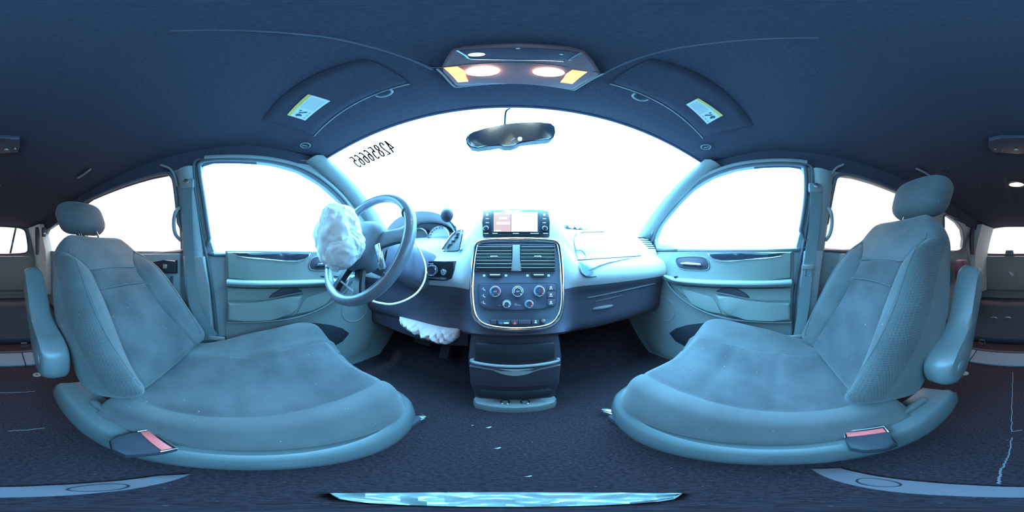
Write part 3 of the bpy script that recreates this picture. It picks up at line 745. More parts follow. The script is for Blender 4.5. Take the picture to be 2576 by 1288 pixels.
# climate panel
cl = [(1204,716),(1250,713),(1302,712),(1350,712),(1396,713),(1399,730),(1398,765),(1388,772),(1350,777),(1302,779),(1250,778),(1215,774),(1206,764)]
cp = st_plate(cl, 0.0005, 0.003, 0.0015, 'climate_panel', mat('climate_plastic', (0.075, 0.085, 0.13), 0.45), stack)
bm = bmesh.new(); tube(bm, smooth_loop([st(x, y, 0.0035) for x, y in cl], 3), 0.0008, 5, closed=True); finish(bm, 'panel_groove', M_soft, cp)
def dial(px, py, r, colored):
    c = st(px, py, 0.0035); f = frame3(c, (1, 0, 0), SV); nrm = f(0, 0, 1)-f(0, 0, 0); sgn = 1 if nrm.dot(SN) > 0 else -1
    F = lambda a_, b_, h=0: c+V((1, 0, 0))*a_+SV*b_+SN*h
    bm = bmesh.new(); plate(bm, [F(r*math.cos(j*PI/16), r*math.sin(j*PI/16)) for j in range(32)], SN*0.011, 0.002); kn = finish(bm, 'dial', M_dtrim, cp)
    bm = bmesh.new(); tube(bm, [F(r*math.cos(j*PI/16), r*math.sin(j*PI/16), 0.009) for j in range(32)], 0.0022, 8, closed=True); finish(bm, 'dial_ring', M_metal, kn)
    def arc(a0, a1, rr, m, nm):
        bm = bmesh.new(); tube(bm, [F(rr*math.cos(math.radians(lerp(a0, a1, j/12))), rr*math.sin(math.radians(lerp(a0, a1, j/12))), 0.0113) for j in range(13)], 0.0012, 6, flat=1); finish(bm, nm, m, kn)
    if colored: arc(95, 250, r*0.78, M_blue, 'cold_band'); arc(-50, 85, r*0.78, M_redp, 'warm_band')
    else: arc(-10, 200, r*0.72, M_print, 'speed_band')
    bm = bmesh.new(); a5 = math.radians(-40); plate(bm, [F(r*0.8*math.cos(a5)+0.0022*math.cos(j*PI/5), r*0.8*math.sin(a5)+0.0022*math.sin(j*PI/5), 0.0112) for j in range(10)], SN*0.0006); finish(bm, 'pointer_dot', M_print, kn)
    return kn, F
def st_text(body, F, w, m, nm, par, h=0.0112, cx=0, cy=0):
    t = mesh_text(body, 1.0); xs_ = [v.co.x for v in t.verts]; ys_ = [v.co.y for v in t.verts]
    sx = w/(max(xs_)-min(xs_)); mx, my = (max(xs_)+min(xs_))/2, (max(ys_)+min(ys_))/2
    for v in t.verts: v.co = F(cx+(v.co.x-mx)*sx, cy+(v.co.y-my)*sx, h+0.0004)
    return finish(t, nm, m, par)
k1, F1 = dial(1247, 734, 0.0165, True); st_text('A/C', F1, 0.011, M_print, 'lettering', k1)
k2, F2 = dial(1302, 734, 0.0165, False); st_text('OFF', F2, 0.010, M_print, 'lettering', k2)
k3, F3 = dial(1355, 733, 0.0165, True)
k4, F4 = dial(1275, 765, 0.0118, False); k5, F5 = dial(1330, 765, 0.0118, True)
cF = st(1302, 766, 0.0035); FF = lambda a_, b_, h=0: cF+V((1, 0, 0))*a_+SV*b_+SN*h
st_text('REAR\nCONTROLS', FF, 0.021, M_print, 'lettering', cp, h=0.0002)
cF2 = st(1257, 768, 0.0035); FF2 = lambda a_, b_, h=0: cF2+V((1, 0, 0))*a_+SV*b_+SN*h
st_text('REAR', FF2, 0.009, M_print, 'lettering', cp, h=0.0002)
def man_icon(bm, F, s_):
    plate(bm, [F(-.2*s_+.16*s_*math.cos(j*PI/5), .45*s_+.16*s_*math.sin(j*PI/5)) for j in range(10)], SN*0.0006)
    plate(bm, [F(a_*s_, b_*s_) for a_, b_ in [(-.3,.2),(-.05,.2),(0,-.1),(.45,-.1),(.45,-.5),(.25,-.5),(.25,-.28),(-.25,-.28)]], SN*0.0006)
bm = bmesh.new()
for y_ in (728, 745, 762):
    c7 = st(1218, y_, 0.0037); man_icon(bm, lambda a_, b_: c7+V((1, 0, 0))*a_+SV*b_, 0.010)
    tube(bm, [c7+V((-0.008, 0, 0)), c7+V((-0.005, 0, 0))+SV*0.003], 0.0006, 4)
finish(bm, 'airflow_icon', M_print, cp)
for y0, y1 in ((716, 732), (734, 750), (752, 770)):
    b_ = st_plate(srect(1376, y0, 1395, y1), 0.0035, 0.002, 0.0008, 'mode_button', M_dtrim, cp)
    bm = bmesh.new(); c7 = st(1385, (y0+y1)/2, 0.0058)
    plate(bm, [c7+V((0.004*math.cos(j*PI/6), 0, 0))+SV*(0.002+0.003*math.sin(j*PI/6)) for j in range(12)], SN*0.0005)
    plate(bm, [c7+V((a_, 0, 0))+SV*b2 for a_, b2 in [(-.006,-.003),(.006,-.003),(.006,-.0055),(-.006,-.0055)]], SN*0.0005); finish(bm, 'button_icon', M_print, b_)
# switch bank with hazard button
sb_ = st_plate([(1232,804),(1302,803),(1372,800),(1370,814),(1302,819),(1234,817)], 0.0005, 0.003, 0.001, 'switch_bank', M_soft, stack)
for x0, x1 in ((1236,1249), (1252,1284), (1286,1303), (1305,1335), (1338,1356)):
    st_plate([(x0, 805), (x1, 804.5), (x1, 815), (x0, 815.5)], 0.0035, 0.003, 0.001, 'switch', M_dtrim, sb_)
bm = bmesh.new(); plate(bm, [st(1295, 808, 0.0068), st(1290.5, 815, 0.0068), st(1299.5, 815, 0.0068)], SN*0.0006); finish(bm, 'hazard_triangle', mat('hazard_red', (0.85, 0.12, 0.10), 0.4, emit=(1, 0.15, 0.12), estr=0.25), sb_)
bm = bmesh.new(); plate(bm, [st(x, y, 0.0068) for x, y in srect(1268, 810, 1280, 814)], SN*0.0006)
plate(bm, [st(1347+2.2*math.cos(j*PI/5), 807+1.8*math.sin(j*PI/5), 0.0068) for j in range(10)], SN*0.0006); plate(bm, [st(x, y, 0.0068) for x, y in srect(1344, 809.5, 1350, 812.5)], SN*0.0006); pieces(bm, 'switch_print', M_print, sb_)
bm = bmesh.new(); plate(bm, [st(x, y, 0.0068) for x, y in srect(1256, 809, 1266, 815)], SN*0.0006); finish(bm, 'blue_print', M_blue, sb_)
bm = bmesh.new(); disc(bm, st(1366, 807, 0.001), SN, 0.007, 0.006, 16, 0.002); finish(bm, 'power_socket', M_metal, stack)

# lower console on the floor
con = thing('floor_console', 'dark lower console with open shelf, drawer and cup holders below the center stack', 'console', (0.01, 0.54, FLOOR))
def cz(px, py, y): return plane_hit(px, py, (0, y, 0), (0, 1, 0))
bm = bmesh.new(); rings = []
for z, w, y0 in ((-0.275, 0.150, 0.545), (-0.33, 0.156, 0.535), (-0.40, 0.158, 0.520), (-0.55, 0.150, 0.520), (-0.62, 0.142, 0.535), (-0.70, 0.138, 0.545)):
    ring = []
    for x, y in [(-w, 0.80), (-w, y0+0.02), (-w+0.006, y0+0.006), (-w+0.02, y0), (w-0.02, y0), (w-0.006, y0+0.006), (w, y0+0.02), (w, 0.80)]: ring.append(V((0.010+x, y, z)))
    rings.append(ring)
loft(bm, rings); finish(bm, 'body', M_dtrim, con)
bm = bmesh.new(); box(bm, (0.010, 0.512, -0.345), (0.255, 0.020, 0.075), 0.008); shelf = finish(bm, 'shelf_shade', M_soft, con)  # solid black block paints the shade inside the open shelf
bm = bmesh.new(); tube(bm, smooth_path([V((-0.125, 0.505, -0.378)), V((-0.115, 0.496, -0.390)), V((0.01, 0.490, -0.395)), V((0.135, 0.496, -0.390)), V((0.145, 0.505, -0.378))], 6), 0.006, 8); finish(bm, 'shelf_lip', M_trim, con)
bm = bmesh.new()
pts_ = [V((0.010+x, 0.512, z)) for x, z in [(-0.142,-0.412),(-0.06,-0.418),(0.0,-0.432),(0.07,-0.418),(0.142,-0.412),(0.138,-0.52),(-0.138,-0.52)]]
plate(bm, pts_, (0, -0.014, 0), 0.006); dr = finish(bm, 'drawer', M_dtrim, con)
bm = bmesh.new(); tube(bm, smooth_path([V((0.010+x, 0.497, z)) for x, z in [(-0.142,-0.410),(-0.07,-0.420),(-0.03,-0.434),(0.0,-0.437),(0.04,-0.434),(0.08,-0.420),(0.142,-0.410)]], 5), 0.0028, 8)
finish(bm, 'drawer_edge', M_trim, dr)
bm = bmesh.new(); rings = []
for i in range(13):
    t = i/12; x = lerp(-0.065, 0.065, t); k = math.sin(PI*t)
    rings.append([V((0.010+x, 0.505, -0.420)), V((0.010+x, 0.500-0.008*k, -0.4235-0.006*k)), V((0.010+x, 0.497-0.010*k, -0.427-0.014*k)), V((0.010+x, 0.506, -0.428-0.014*k))])
loft(bm, rings); finish(bm, 'drawer_handle', M_trim, dr)
bm = bmesh.new(); box(bm, (0.010, 0.515, -0.585), (0.235, 0.02, 0.05), 0.008); finish(bm, 'recess_shade', M_soft, con)  # no hollow here, the recess's shade is put into a black block
bm = bmesh.new(); rings = []
base = [(-0.130, 0.60), (-0.138, 0.53), (-0.125, 0.505), (-0.08, 0.492), (0.0, 0.486), (0.08, 0.492), (0.125, 0.505), (0.138, 0.53), (0.130, 0.60)]
plate(bm, [V((0.010+x, y, FLOOR+0.001)) for x, y in base], (0, 0, 0.045), 0.006); cb = finish(bm, 'cup_tray', M_trim, con)
for x_ in (-0.022, 0.042):
    bm = bmesh.new(); tube(bm, [V((x_+0.013*math.cos(k*PI/10), 0.520+0.013*math.sin(k*PI/10), FLOOR+0.049)) for k in range(20)], 0.0025, 6, closed=True); finish(bm, 'chrome_ring', M_chrome, cb)

# ------------------------------------------------------------------ STEERING WHEEL with the burst airbag
wc = V((-0.400, 0.300, 0.035)); tl = math.radians(23)
wu, wv = V((1, 0, 0)), V((0, math.sin(tl), math.cos(tl))); wn = V((0, -math.cos(tl), math.sin(tl)))
def wf(a_, b_, c_=0): return wc + wu*a_ + wv*b_ + wn*c_
whl = thing('steering_wheel', 'grey four-spoke steering wheel with its airbag burst open', 'steering wheel', wc)
bm = bmesh.new(); RR = 0.178
tube(bm, [wf(RR*math.cos(k*PI/36), RR*0.98*math.sin(k*PI/36)) for k in range(72)], 0.0155, 14, closed=True)
finish(bm, 'rim', mat('wheel_leather', (0.17, 0.18, 0.22), 0.28, coat=0.4), whl)
bm = bmesh.new()
for an in (30, 150, 212, 328):
    a6 = math.radians(an); tube(bm, [wf(RR*0.98*math.cos(a6-0.02), RR*0.96*math.sin(a6-0.02)), wf(RR*0.98*math.cos(a6+0.02), RR*0.96*math.sin(a6+0.02))], 0.0160, 14)
pieces(bm, 'rim_seam', M_soft, whl)
bm = bmesh.new(); rings = []
for c_, k in ((-0.055, 0.80), (-0.03, 1.0), (0.012, 1.0), (0.028, 0.88), (0.034, 0.6)):
    ring = []
    for j in range(28):
        t = j*2*PI/28; x = 0.088*math.copysign(abs(math.cos(t))**0.65, math.cos(t)); y = 0.078*math.copysign(abs(math.sin(t))**0.65, math.sin(t)) - 0.006
        ring.append(wf(x*k*(1-0.15*(y < 0)), y*k, c_))
    rings.append(ring)
loft(bm, rings); finish(bm, 'hub', mat('hub_vinyl', (0.16, 0.175, 0.21), 0.5), whl, 60)
for an, w_ in ((8, 0.022), (172, 0.022), (-68, 0.016), (-112, 0.016)):
    a6 = math.radians(an); bm = bmesh.new(); d2 = (math.cos(a6), math.sin(a6)); rings = []
    for r_, k in ((0.065, 1.3), (0.10, 1.0), (0.14, 0.9), (0.172, 1.2)):
        rings.append([wf(d2[0]*r_-d2[1]*w_*k*ca, d2[1]*r_+d2[0]*w_*k*ca, -0.004+0.008*sa) for ca, sa in [(1, -1), (1, 0.4), (0.7, 1), (-0.7, 1), (-1, 0.4), (-1, -1)]])
    loft(bm, rings); finish(bm, 'spoke', M_black if abs(an) > 20 and abs(an) < 160 else mat('spoke_plastic', (0.16, 0.18, 0.22), 0.35), whl)
bm = bmesh.new(); box(bm, wf(0.115, -0.045, 0.012), (0.018, 0.010, 0.065), 0.004, rot=Matrix.Rotation(-0.3, 3, 'Y')); finish(bm, 'cruise_switch', M_chrome, whl)
def crumple(bm, c, rad, amp, seed, sub=5, fold=6.0, fn=None):
    from mathutils import noise
    t = bmesh.new(); bmesh.ops.create_icosphere(t, subdivisions=sub, radius=1)
    off = V((seed*3.1, seed*1.7, seed*2.3))
    for v in t.verts:
        d_ = v.co.normalized()
        r_ = 1+amp*(abs(noise.noise(d_*fold*0.35+off))*1.6-0.3)+amp*0.5*(1-2*abs(noise.noise(d_*fold*0.8+off*2)))
        r_ += amp*0.25*noise.noise(d_*fold*2.2+off)
        p = V((d_.x*rad[0]*r_, d_.y*rad[1]*r_, d_.z*rad[2]*r_)); v.co = V(c)+p
        if fn: v.co = fn(v.co)
    join(bm, t)
bm = bmesh.new(); crumple(bm, wf(-0.012, -0.012, 0.078), (0.088, 0.056, 0.092), 0.12, 1.0, 5, 4)
crumple(bm, wf(0.015, -0.05, 0.070), (0.075, 0.040, 0.050), 0.10, 5.0, 5, 3)
crumple(bm, wf(0.030, -0.030, 0.060), (0.064, 0.030, 0.042), 0.16, 9.0, 5, 3)
tag_b = finish(bm, 'airbag', M_white, whl, 35); tag_b['label'] = 'crumpled white airbag cloth hanging out of the hub'
# stalks behind the wheel
bm = bmesh.new(); tube(bm, smooth_path([V((-0.44, 0.37, 0.02)), V((-0.50, 0.36, 0.035)), V((-0.58, 0.35, 0.04))], 4), 0.008, 8); finish(bm, 'wiper_stalk', M_black, dash)

# white cord looping down from the gauges
cord = [(1040,606,.56),(1050,620,.55),(1063,645,.54),(1071,672,.52),(1068,705,.50),(1050,735,.48),(1020,755,.46),(985,765,.45),(955,762,.43),(936,757,.42)]
bm = bmesh.new(); tube(bm, smooth_path([ray(x, y)*t for x, y, t in cord], 6), 0.0028, 8)
tag(finish(bm, 'cord', mat('white_cord', (0.9, 0.92, 0.92), 0.4)), 'thin white cord looping down beside the steering column', 'cord')
# torn white wires seen through the lower wheel opening
bm = bmesh.new(); tube(bm, [ray(857, 707)*0.50, ray(870, 718)*0.50, ray(895, 738)*0.50], 0.0028, 6); tube(bm, [ray(882, 697)*0.50, ray(871, 718)*0.50], 0.0028, 6)
tag(finish(bm, 'wire', mat('white_wire', (0.8, 0.85, 0.9), 0.4)), 'short forked white wire dangling behind the lower wheel opening', 'wire')
bm = bmesh.new(); tube(bm, [ray(896, 702)*0.52, ray(898, 738)*0.50], 0.008, 6, flat=0.5)
tag(finish(bm, 'strap', mat('pale_strap', (0.8, 0.82, 0.95), 0.4)), 'short broad pale strap hanging inside the lower wheel opening', 'strap')

# knee airbag cloth bursting from the lower dash
bm = bmesh.new()
def dk(px, py, y=0.60): return plane_hit(px, py, (0, y, 0), (0, 1, 0))
top = [dk(x, y) for x, y in [(1005,796),(1040,804),(1080,815),(1120,823),(1158,827)]]; bot = [dk(x, y) for x, y in [(1018,826),(1050,836),(1090,850),(1128,862),(1153,850)]]
from mathutils import noise
rows = []
tp, bt = smooth_path(top, 20), smooth_path(bot, 20)
for i in range(len(tp)):
    r = []
    for j in range(29):
        t = j/28; p = tp[i].lerp(bt[i], t); e = math.sin(PI*t)**0.5*math.sin(PI*min(1, max(0.0, i/(len(tp)-1))))**0.35
        w = 1-2*abs(noise.noise(V((p.x*30+p.z*14, p.z*18, 3.3)))); w2 = noise.noise(V((p.x*70, p.z*60-p.x*30, 1.1)))
        r.append(p+V((0, -0.03*e-0.034*w*e-0.014*w2*e, 0)))
    rows.append(r)
grid(bm, rows); grid(bm, [[V((p.x, 0.615, p.z)) for p in (r[0], r[14], r[28])] for r in rows])
tag(finish(bm, 'knee_airbag', mat('knee_cloth', (0.92, 0.74, 0.74), 0.85, bump=('noise', 60, 0.3, 0.003)), smooth=60), 'crumpled brownish white knee airbag cloth bursting from the lower dash', 'airbag')
# lower dash (knee) panel
bm = bmesh.new()
plate(bm, [V((x, 0.64, z)) for x, z in [(-0.72, -0.15), (-0.17, -0.17), (-0.17, -0.40), (-0.30, -0.42), (-0.72, -0.40)]], (0, -0.02, 0), 0.01); finish(bm, 'knee_panel', M_dtrim, dash)
# pedals
for x_, y_, z_, w_, h_ in ((-0.32, 0.74, -0.52, 0.05, 0.11), (-0.44, 0.72, -0.48, 0.10, 0.05)):
    nm = 'brake_pedal' if w_ > 0.06 else 'accelerator_pedal'; t = thing(nm, 'dark %s pedal in the driver footwell' % ('wide brake' if w_ > 0.06 else 'narrow upright accelerator'), 'pedal', (x_, y_, z_))
    bm = bmesh.new(); box(bm, (x_, y_, z_), (w_, 0.014, h_), 0.006, rot=Matrix.Rotation(-0.5, 3, 'X')); finish(bm, 'pedal_pad', M_soft, t)
    bm = bmesh.new(); tube(bm, [V((x_, y_+0.01, z_)), V((x_, y_+0.07, z_+0.10)), V((x_, y_+0.09, z_+0.18))], 0.007, 8); finish(bm, 'pedal_arm', M_black, t)
def dash_z(x, y):
    P = smooth_path([dash_pt(x, k) for k in range(7)], 4)
    for a_, b_ in zip(P, P[1:]):
        if min(a_.y, b_.y) <= y <= max(a_.y, b_.y): return lerp(a_.z, b_.z, (y-a_.y)/(b_.y-a_.y+1e-9))
    return 0.14
# white papers on the passenger side of the dash top
for lb, cx_, w_, sd in (('crumpled white cloth with a brown edge lying on the dash top', 0.235, 0.075, 2.0), ('small pale folded sheet on the dash top near the passenger side', 0.335, 0.06, 6.0)):
    bm = bmesh.new(); rows = []
    for i in range(16):
        rows.append([V((cx_+w_*(i/15-0.5)*1.6, 0.74+0.10*j/10, dash_z(cx_+w_*(i/15-0.5)*1.6, 0.74+0.10*j/10)+0.006+0.022*(0.5+noise.noise(V((i*0.35+sd, j*0.3, sd))))*(0.6 if sd > 4 else 1))) for j in range(11)])
    grid(bm, rows); grid(bm, [[p-V((0, 0, 0.003)) for p in r] for r in rows])
    tag(finish(bm, 'cloth' if sd < 4 else 'folded_sheet', M_white), lb, 'cloth' if sd < 4 else 'paper')

# ------------------------------------------------------------------ SEATS
def sgnpow(c, p): return math.copysign(abs(c)**p, c)
def seat(s, name, label, xi, xo, yf, yr, bo, bt, hd, arm, hw_h):
    """s: side sign; xi/xo inner and outer |x|; yf/yr cushion front/rear; bo->bt line of the backrest; hd headrest centre"""
    cx = s*(xi+xo)/2; hw = (xo-xi)/2
    T = thing(name, label, 'car seat', (cx, 0.0, FLOOR))
    # ---- cushion: heightfield body
    NU, NV = 56, 48
    def top(u, v):                       # u -1 outer .. +1 inner, v 0 rear .. 1 front
        z = lerp(-0.405, -0.335, sstep(v*1.15)) - 0.012*math.sin(PI*min(1, v*1.2))
        ui, uo = 0.74, -0.46
        if u > ui: z += 0.004*sstep((u-ui)/0.2)
        if u < uo: z += 0.055*sstep((uo-u)/0.42)*sstep(v*2.0)*(1-0.5*sstep((v-0.75)/0.25))
        z -= 0.020*math.exp(-((u-0.10)/0.45)**2)
        for g, w_ in ((ui, 0.022), (uo, 0.022)): z -= 0.008*math.exp(-((u-g)/w_)**2)
        if uo < u < ui:
            for gv in (0.40, 0.66): z -= 0.006*math.exp(-((v-gv-0.03*u)/0.03)**2)
        return z
    bm = bmesh.new(); rings = []; tags = []
    for i in range(NV+1):
        v = i/NV; y = lerp(yr, yf, v)
        # plan rounding of the front corners
        fr_ = max(0.0, (v-0.80)/0.20); k = 1-0.26*fr_**3
        edge_drop = 0.075*sstep((v-0.86)/0.14)**2.2 + 0.03*sstep((0.03-v)/0.03)
        ring = []
        for j in range(NU+1):
            u = -1+2*j/NU; uu = u
            e = max(0.0, (abs(u)-0.80)/0.20)
            z = top(u, v) - 0.055*(1-math.sqrt(max(0, 1-e*e))) - edge_drop
            x = cx + s*(-u)*hw*1.0*k*(1+0.02*math.sin(PI*v)) if False else cx - s*u*hw*k
            ring.append(V((x, y, z)))
        # down the inner side, underneath, up the outer side
        xin, xout = ring[-1].x, ring[0].x
        zi, zo = ring[-1].z, ring[0].z
        b1 = [V((xin-s*0.004, y, lerp(zi, -0.485, 0.3)))+V((-s*0.006, 0, 0)), V((xin-s*0.012, y, lerp(zi, -0.485, 0.62))), V((xin-s*0.004, y, -0.480)), V((xin+s*0.02, y, -0.495))]
        b2 = [V((xout-s*0.02, y, -0.495)), V((xout+s*0.006, y, -0.47)), V((xout+s*0.006, y, lerp(zo, -0.47, 0.4)))]
        rings.append(ring+b1+b2)
    def cm(i, j):
        if j >= NU: return 0
        u = -1+2*(j+0.5)/NU; v = (i+0.5)/NV
        if -0.46 < u < 0.74 and v < 0.90: return 1
        return 0
    vs = loft(bm, rings, mat=cm)
    finish(bm, 'cushion', [M_fab, M_ins], T, 70)
    # ---- backrest in its own frame: a across (towards the centre of the car +), b up, c forward
    O = V((cx, bo[0], bo[1])); B = V((0, bt[0]-bo[0], bt[1]-bo[1])); L = B.length; B.normalize(); A = V((-s, 0, 0)); N = V((0, B.z, -B.y))
    def bf(a_, b_, c_): return O + A*a_ + B*b_ + N*c_
    NS, NA = 72, 84
    def halfw(t):
        base = lerp(0.232, 0.255, sstep(t/0.45)) if t < 0.45 else lerp(0.255, 0.215, sstep((t-0.45)/0.5))
        if t > 0.80: base -= 0.125*(1-math.sqrt(max(0, 1-((t-0.80)/0.20)**2)))
        if t < 0.10: base -= 0.05*(1-math.sqrt(max(0, 1-((0.10-t)/0.10)**2)))
        return base
    def seamw(t, side):
        w_ = lerp(0.150, 0.118, sstep(t/0.5))
        if t > 0.62: w_ += (0.10 if side > 0 else 0.07)*((t-0.62)/0.2)**2
        return w_
    JW = NA-9
    def col(t, j):
        p_ = -1+2*j/NA; sd = 1 if p_ >= 0 else -1; h_ = halfw(t); sw_ = min(seamw(t, sd), h_*0.92)
        if abs(p_) <= 0.5: a_ = sd*abs(p_)/0.5*sw_
        else: a_ = sd*(sw_+(abs(p_)-0.5)/0.5*(h_-sw_))
        return a_/h_, a_, sw_
    bm = bmesh.new(); rings = []
    for i in range(NS+1):
        t = i/NS; hw_ = halfw(t); b_ = t*L
        th = lerp(0.075, 0.038, t) ; endd = 0.05*(1-math.sqrt(max(0, 1-(max(0, t-0.93)/0.07)**2))) + 0.03*(1-math.sqrt(max(0, 1-(max(0, 0.05-t)/0.05)**2)))
        ring = []
        for j in range(NA+1):
            u, a_, sw = col(t, j)
            bol = sstep((abs(a_)-sw*0.9)/0.075)
            c_ = th + 0.048*bol*(1-sstep((t-0.55)/0.4)) - 0.016*math.cos(u*PI/2)*(1-0.5*t)+0.012*math.sin(PI*t)
            if t < 0.80: c_ -= 0.007*math.exp(-((abs(a_)-sw)/0.0045)**2)
            if abs(a_) < sw:
                for gt in (0.66, 0.53): c_ -= 0.006*math.exp(-((t-gt-0.015*math.cos(u*3))/0.007)**2)
            e = max(0.0, (abs(u)-0.80)/0.20); c_ -= (0.07)*(1-math.sqrt(max(0, 1-e*e))) + endd
            ring.append(bf(a_, b_, c_))
        back = []
        for k in range(13):
            u = 1-2*k/12; bk = -0.100*(1-0.22*abs(u)**8)
            back.append(bf(u*hw_*0.985, b_, bk*(1-0.45*t)+endd*0.8))
        rings.append(ring+back)
    def bmt(i, j):
        if j >= NA: return 0
        t = (i+0.5)/NS; p_ = -1+2*(j+0.5)/NA
        if t < 0.66 and abs(p_) < 0.5: return 1
        if t < 0.84 and p_ > 0.5 and j >= JW: return 2
        return 0
    loft(bm, rings, mat=bmt); bk = finish(bm, 'backrest', [M_fab, M_ins, M_waf], T, 70)
    # piping along the bolster edge
    bm = bmesh.new()
    def sp(a_, t, extra=0.0):
        u = a_/halfw(t); sw = seamw(t, u); bol = sstep((abs(a_)-sw*0.9)/0.075)
        c_ = lerp(0.075, 0.038, t) + 0.048*bol*(1-sstep((t-0.55)/0.4)) - 0.016*math.cos(u*PI/2)*(1-0.5*t)+0.012*math.sin(PI*t)
        e = max(0.0, (abs(u)-0.80)/0.20); c_ -= 0.07*(1-math.sqrt(max(0, 1-e*e)))
        return bf(a_, t*L, c_+extra)
    for sd in (1, -1):
        tube(bm, [sp(sd*halfw(t)*0.80, t, 0.0) for t in [0.06+0.76*k/30 for k in range(31)]], 0.0022, 6)
    for gt in (0.665, 0.535):
        w8_ = seamw(gt, 1)*0.96; tube(bm, [sp(lerp(-w8_, w8_, k/20), gt+0.012*math.cos(lerp(-1, 1, k/20)*1.5), -0.001) for k in range(21)], 0.0018, 6)
    pieces(bm, 'seam_piping', M_fab, bk)
    # ---- headrest
    H = V(hd); bm = bmesh.new(); bmesh.ops.create_icosphere(bm, subdivisions=5, radius=1)
    for v in bm.verts:
        x, y, z = v.co; p = 0.52
        X_, Y_, Z_ = sgnpow(x, p), sgnpow(y, 0.8), sgnpow(z, p)
        w_ = hw_h*(1+0.07*Z_); v.co = H + A*(X_*w_) + B*(Z_*0.098) + N*(Y_*0.058 - 0.012*X_*X_ + 0.010*Z_)
    bmesh.ops.smooth_vert(bm, verts=bm.verts, factor=0.5, use_axis_x=True, use_axis_y=True, use_axis_z=True)
    hr = finish(bm, 'headrest', M_fab, T, 80)
    for k in (-1, 1):
        bm = bmesh.new(); p0 = bf(0, L*0.96, -0.01); p0.x = H.x
        tube(bm, [p0+A*(k*0.052), H+A*(k*0.052)-B*0.06], 0.006, 10); finish(bm, 'post', M_chrome, hr)
        bm = bmesh.new(); tube(bm, [bf(0, L*0.985, -0.012)+A*(k*0.052)+V((H.x-cx, 0, 0)), bf(0, L*0.985, -0.012)+B*0.012+A*(k*0.052)+V((H.x-cx, 0, 0))], 0.012, 12); finish(bm, 'post_collar', M_black, hr)
    # ---- folded arm rest on the inner side
    ka, off_b, off_c, ax0 = arm                       # its outboard face
    prof = [(-0.020, 0.075), (0.030, 0.098), (0.085, 0.085), (0.130, 0.058), (0.20, 0.036), (0.30, 0.022), (0.40, 0.016), (0.452, 0.008), (0.478, -0.020), (0.474, -0.055), (0.44, -0.072), (0.34, -0.075), (0.20, -0.070), (0.08, -0.055), (0.0, -0.035), (-0.045, 0.0), (-0.048, 0.042)]
    outl = smooth_loop([V((p[0]*ka, p[1]+off_c, 0)) for p in prof], 4)
    def ring_at(a_, k):
        cxx = sum(p.x for p in outl)/len(outl); cyy = sum(p.y for p in outl)/len(outl)
        r = []
        for p in outl:
            d_ = V((p.x-cxx, p.y-cyy, 0)); l_ = d_.length
            # shrink by a fixed distance k
            q = V((cxx, cyy, 0))+d_*((l_-k)/l_); r.append(bf(a_, q.x+off_b, q.y))
        return r
    bm = bmesh.new(); wa = 0.072
    rr = [(0.0, 0.014), (0.004, 0.006), (0.012, 0.0), (wa*0.60, 0.0), (wa*0.78, 0.004), (wa*0.93, 0.012), (wa, 0.024)]
    loft(bm, [ring_at(ax0+a_, k) for a_, k in rr]); ar = finish(bm, 'armrest', M_arm, T, 35)
    bm = bmesh.new(); disc(bm, bf(ax0+wa-0.003, off_b+0.030, 0.030+off_c), A, 0.020, 0.006, 24, 0.003); finish(bm, 'pivot_cap', M_arm, ar)
    # ---- plastic side shield that wraps the front
    path = [(xi-0.018, bo[0]-0.185), (xi-0.030, bo[0]-0.16), (xi-0.040, -0.25), (xi-0.038, -0.10), (xi-0.034, 0.05), (xi-0.020, yf-0.12), (xi+0.010, yf-0.02), (xi+0.06, yf+0.03), (xi+0.16, yf+0.042), (xo-0.10, yf+0.035), (xo-0.01, yf-0.02), (xo+0.01, yf-0.12), (xo+0.01, -0.1), (xo+0.01, bo[0]-0.1)]
    P = smooth_path([V((s*a_, b_, 0)) for a_, b_ in path], 6); rings = []; n = len(P)
    for i, p in enumerate(P):
        t_ = (P[min(n-1, i+1)]-P[max(0, i-1)]).normalized(); o_ = V((t_.y, -t_.x, 0))
        if s > 0: o_ = -o_
        # o_ points away from the seat
        mid = V((cx, 0.0, 0))
        if o_.dot(p-mid) < 0: o_ = -o_
        endk = 0.35+0.65*sstep(i/7)
        zt = -0.478 - 0.015*(1-endk) ; hb = 0.135*endk
        rearb = 0.02*(1-sstep((i-6)/12))
        shelf_ = 0.030+0.055*(1-sstep((i-14)/16))
        prof_ = [(-shelf_, -0.004), (-0.012, 0.004), (0.000, -0.004), (0.006, -0.016), (0.012+rearb*0.2, -hb*0.45), (0.008, -hb*0.75), (-0.006, -hb), (-shelf_, -hb)]
        rings.append([p+o_*a_+V((0, 0, zt+b_)) for a_, b_ in prof_])
    bm = bmesh.new(); loft(bm, rings); finish(bm, 'side_shield', mat('shield_plastic', (0.12, 0.14, 0.145), 0.34), T, 40)
    # ledge strip between shield and cushion
    bm = bmesh.new(); box(bm, (s*(xi+0.008), -0.17, -0.468), (0.020, 0.30, 0.016), 0.006, rot=Matrix.Rotation(0.0, 3, 'Z')); finish(bm, 'recline_lever', M_arm, T)
    # ---- buckle
    return T, bf, A, B, N
dT = seat(-1, 'car_seat', 'grey cloth driver seat, reclined, behind the steering wheel', 0.195, 0.675, 0.300, -0.285, (-0.275, -0.435), (-0.690, 0.093), (-0.434, -0.785, 0.212), (0.86, 0.155, -0.080, 0.262), 0.140)
pT = seat(1, 'car_seat', 'grey cloth passenger seat, upright, facing the glove box', 0.215, 0.715, 0.320, -0.255, (-0.225, -0.435), (-0.520, 0.158), (0.424, -0.563, 0.262), (0.78, 0.137, -0.105, 0.243), 0.145)
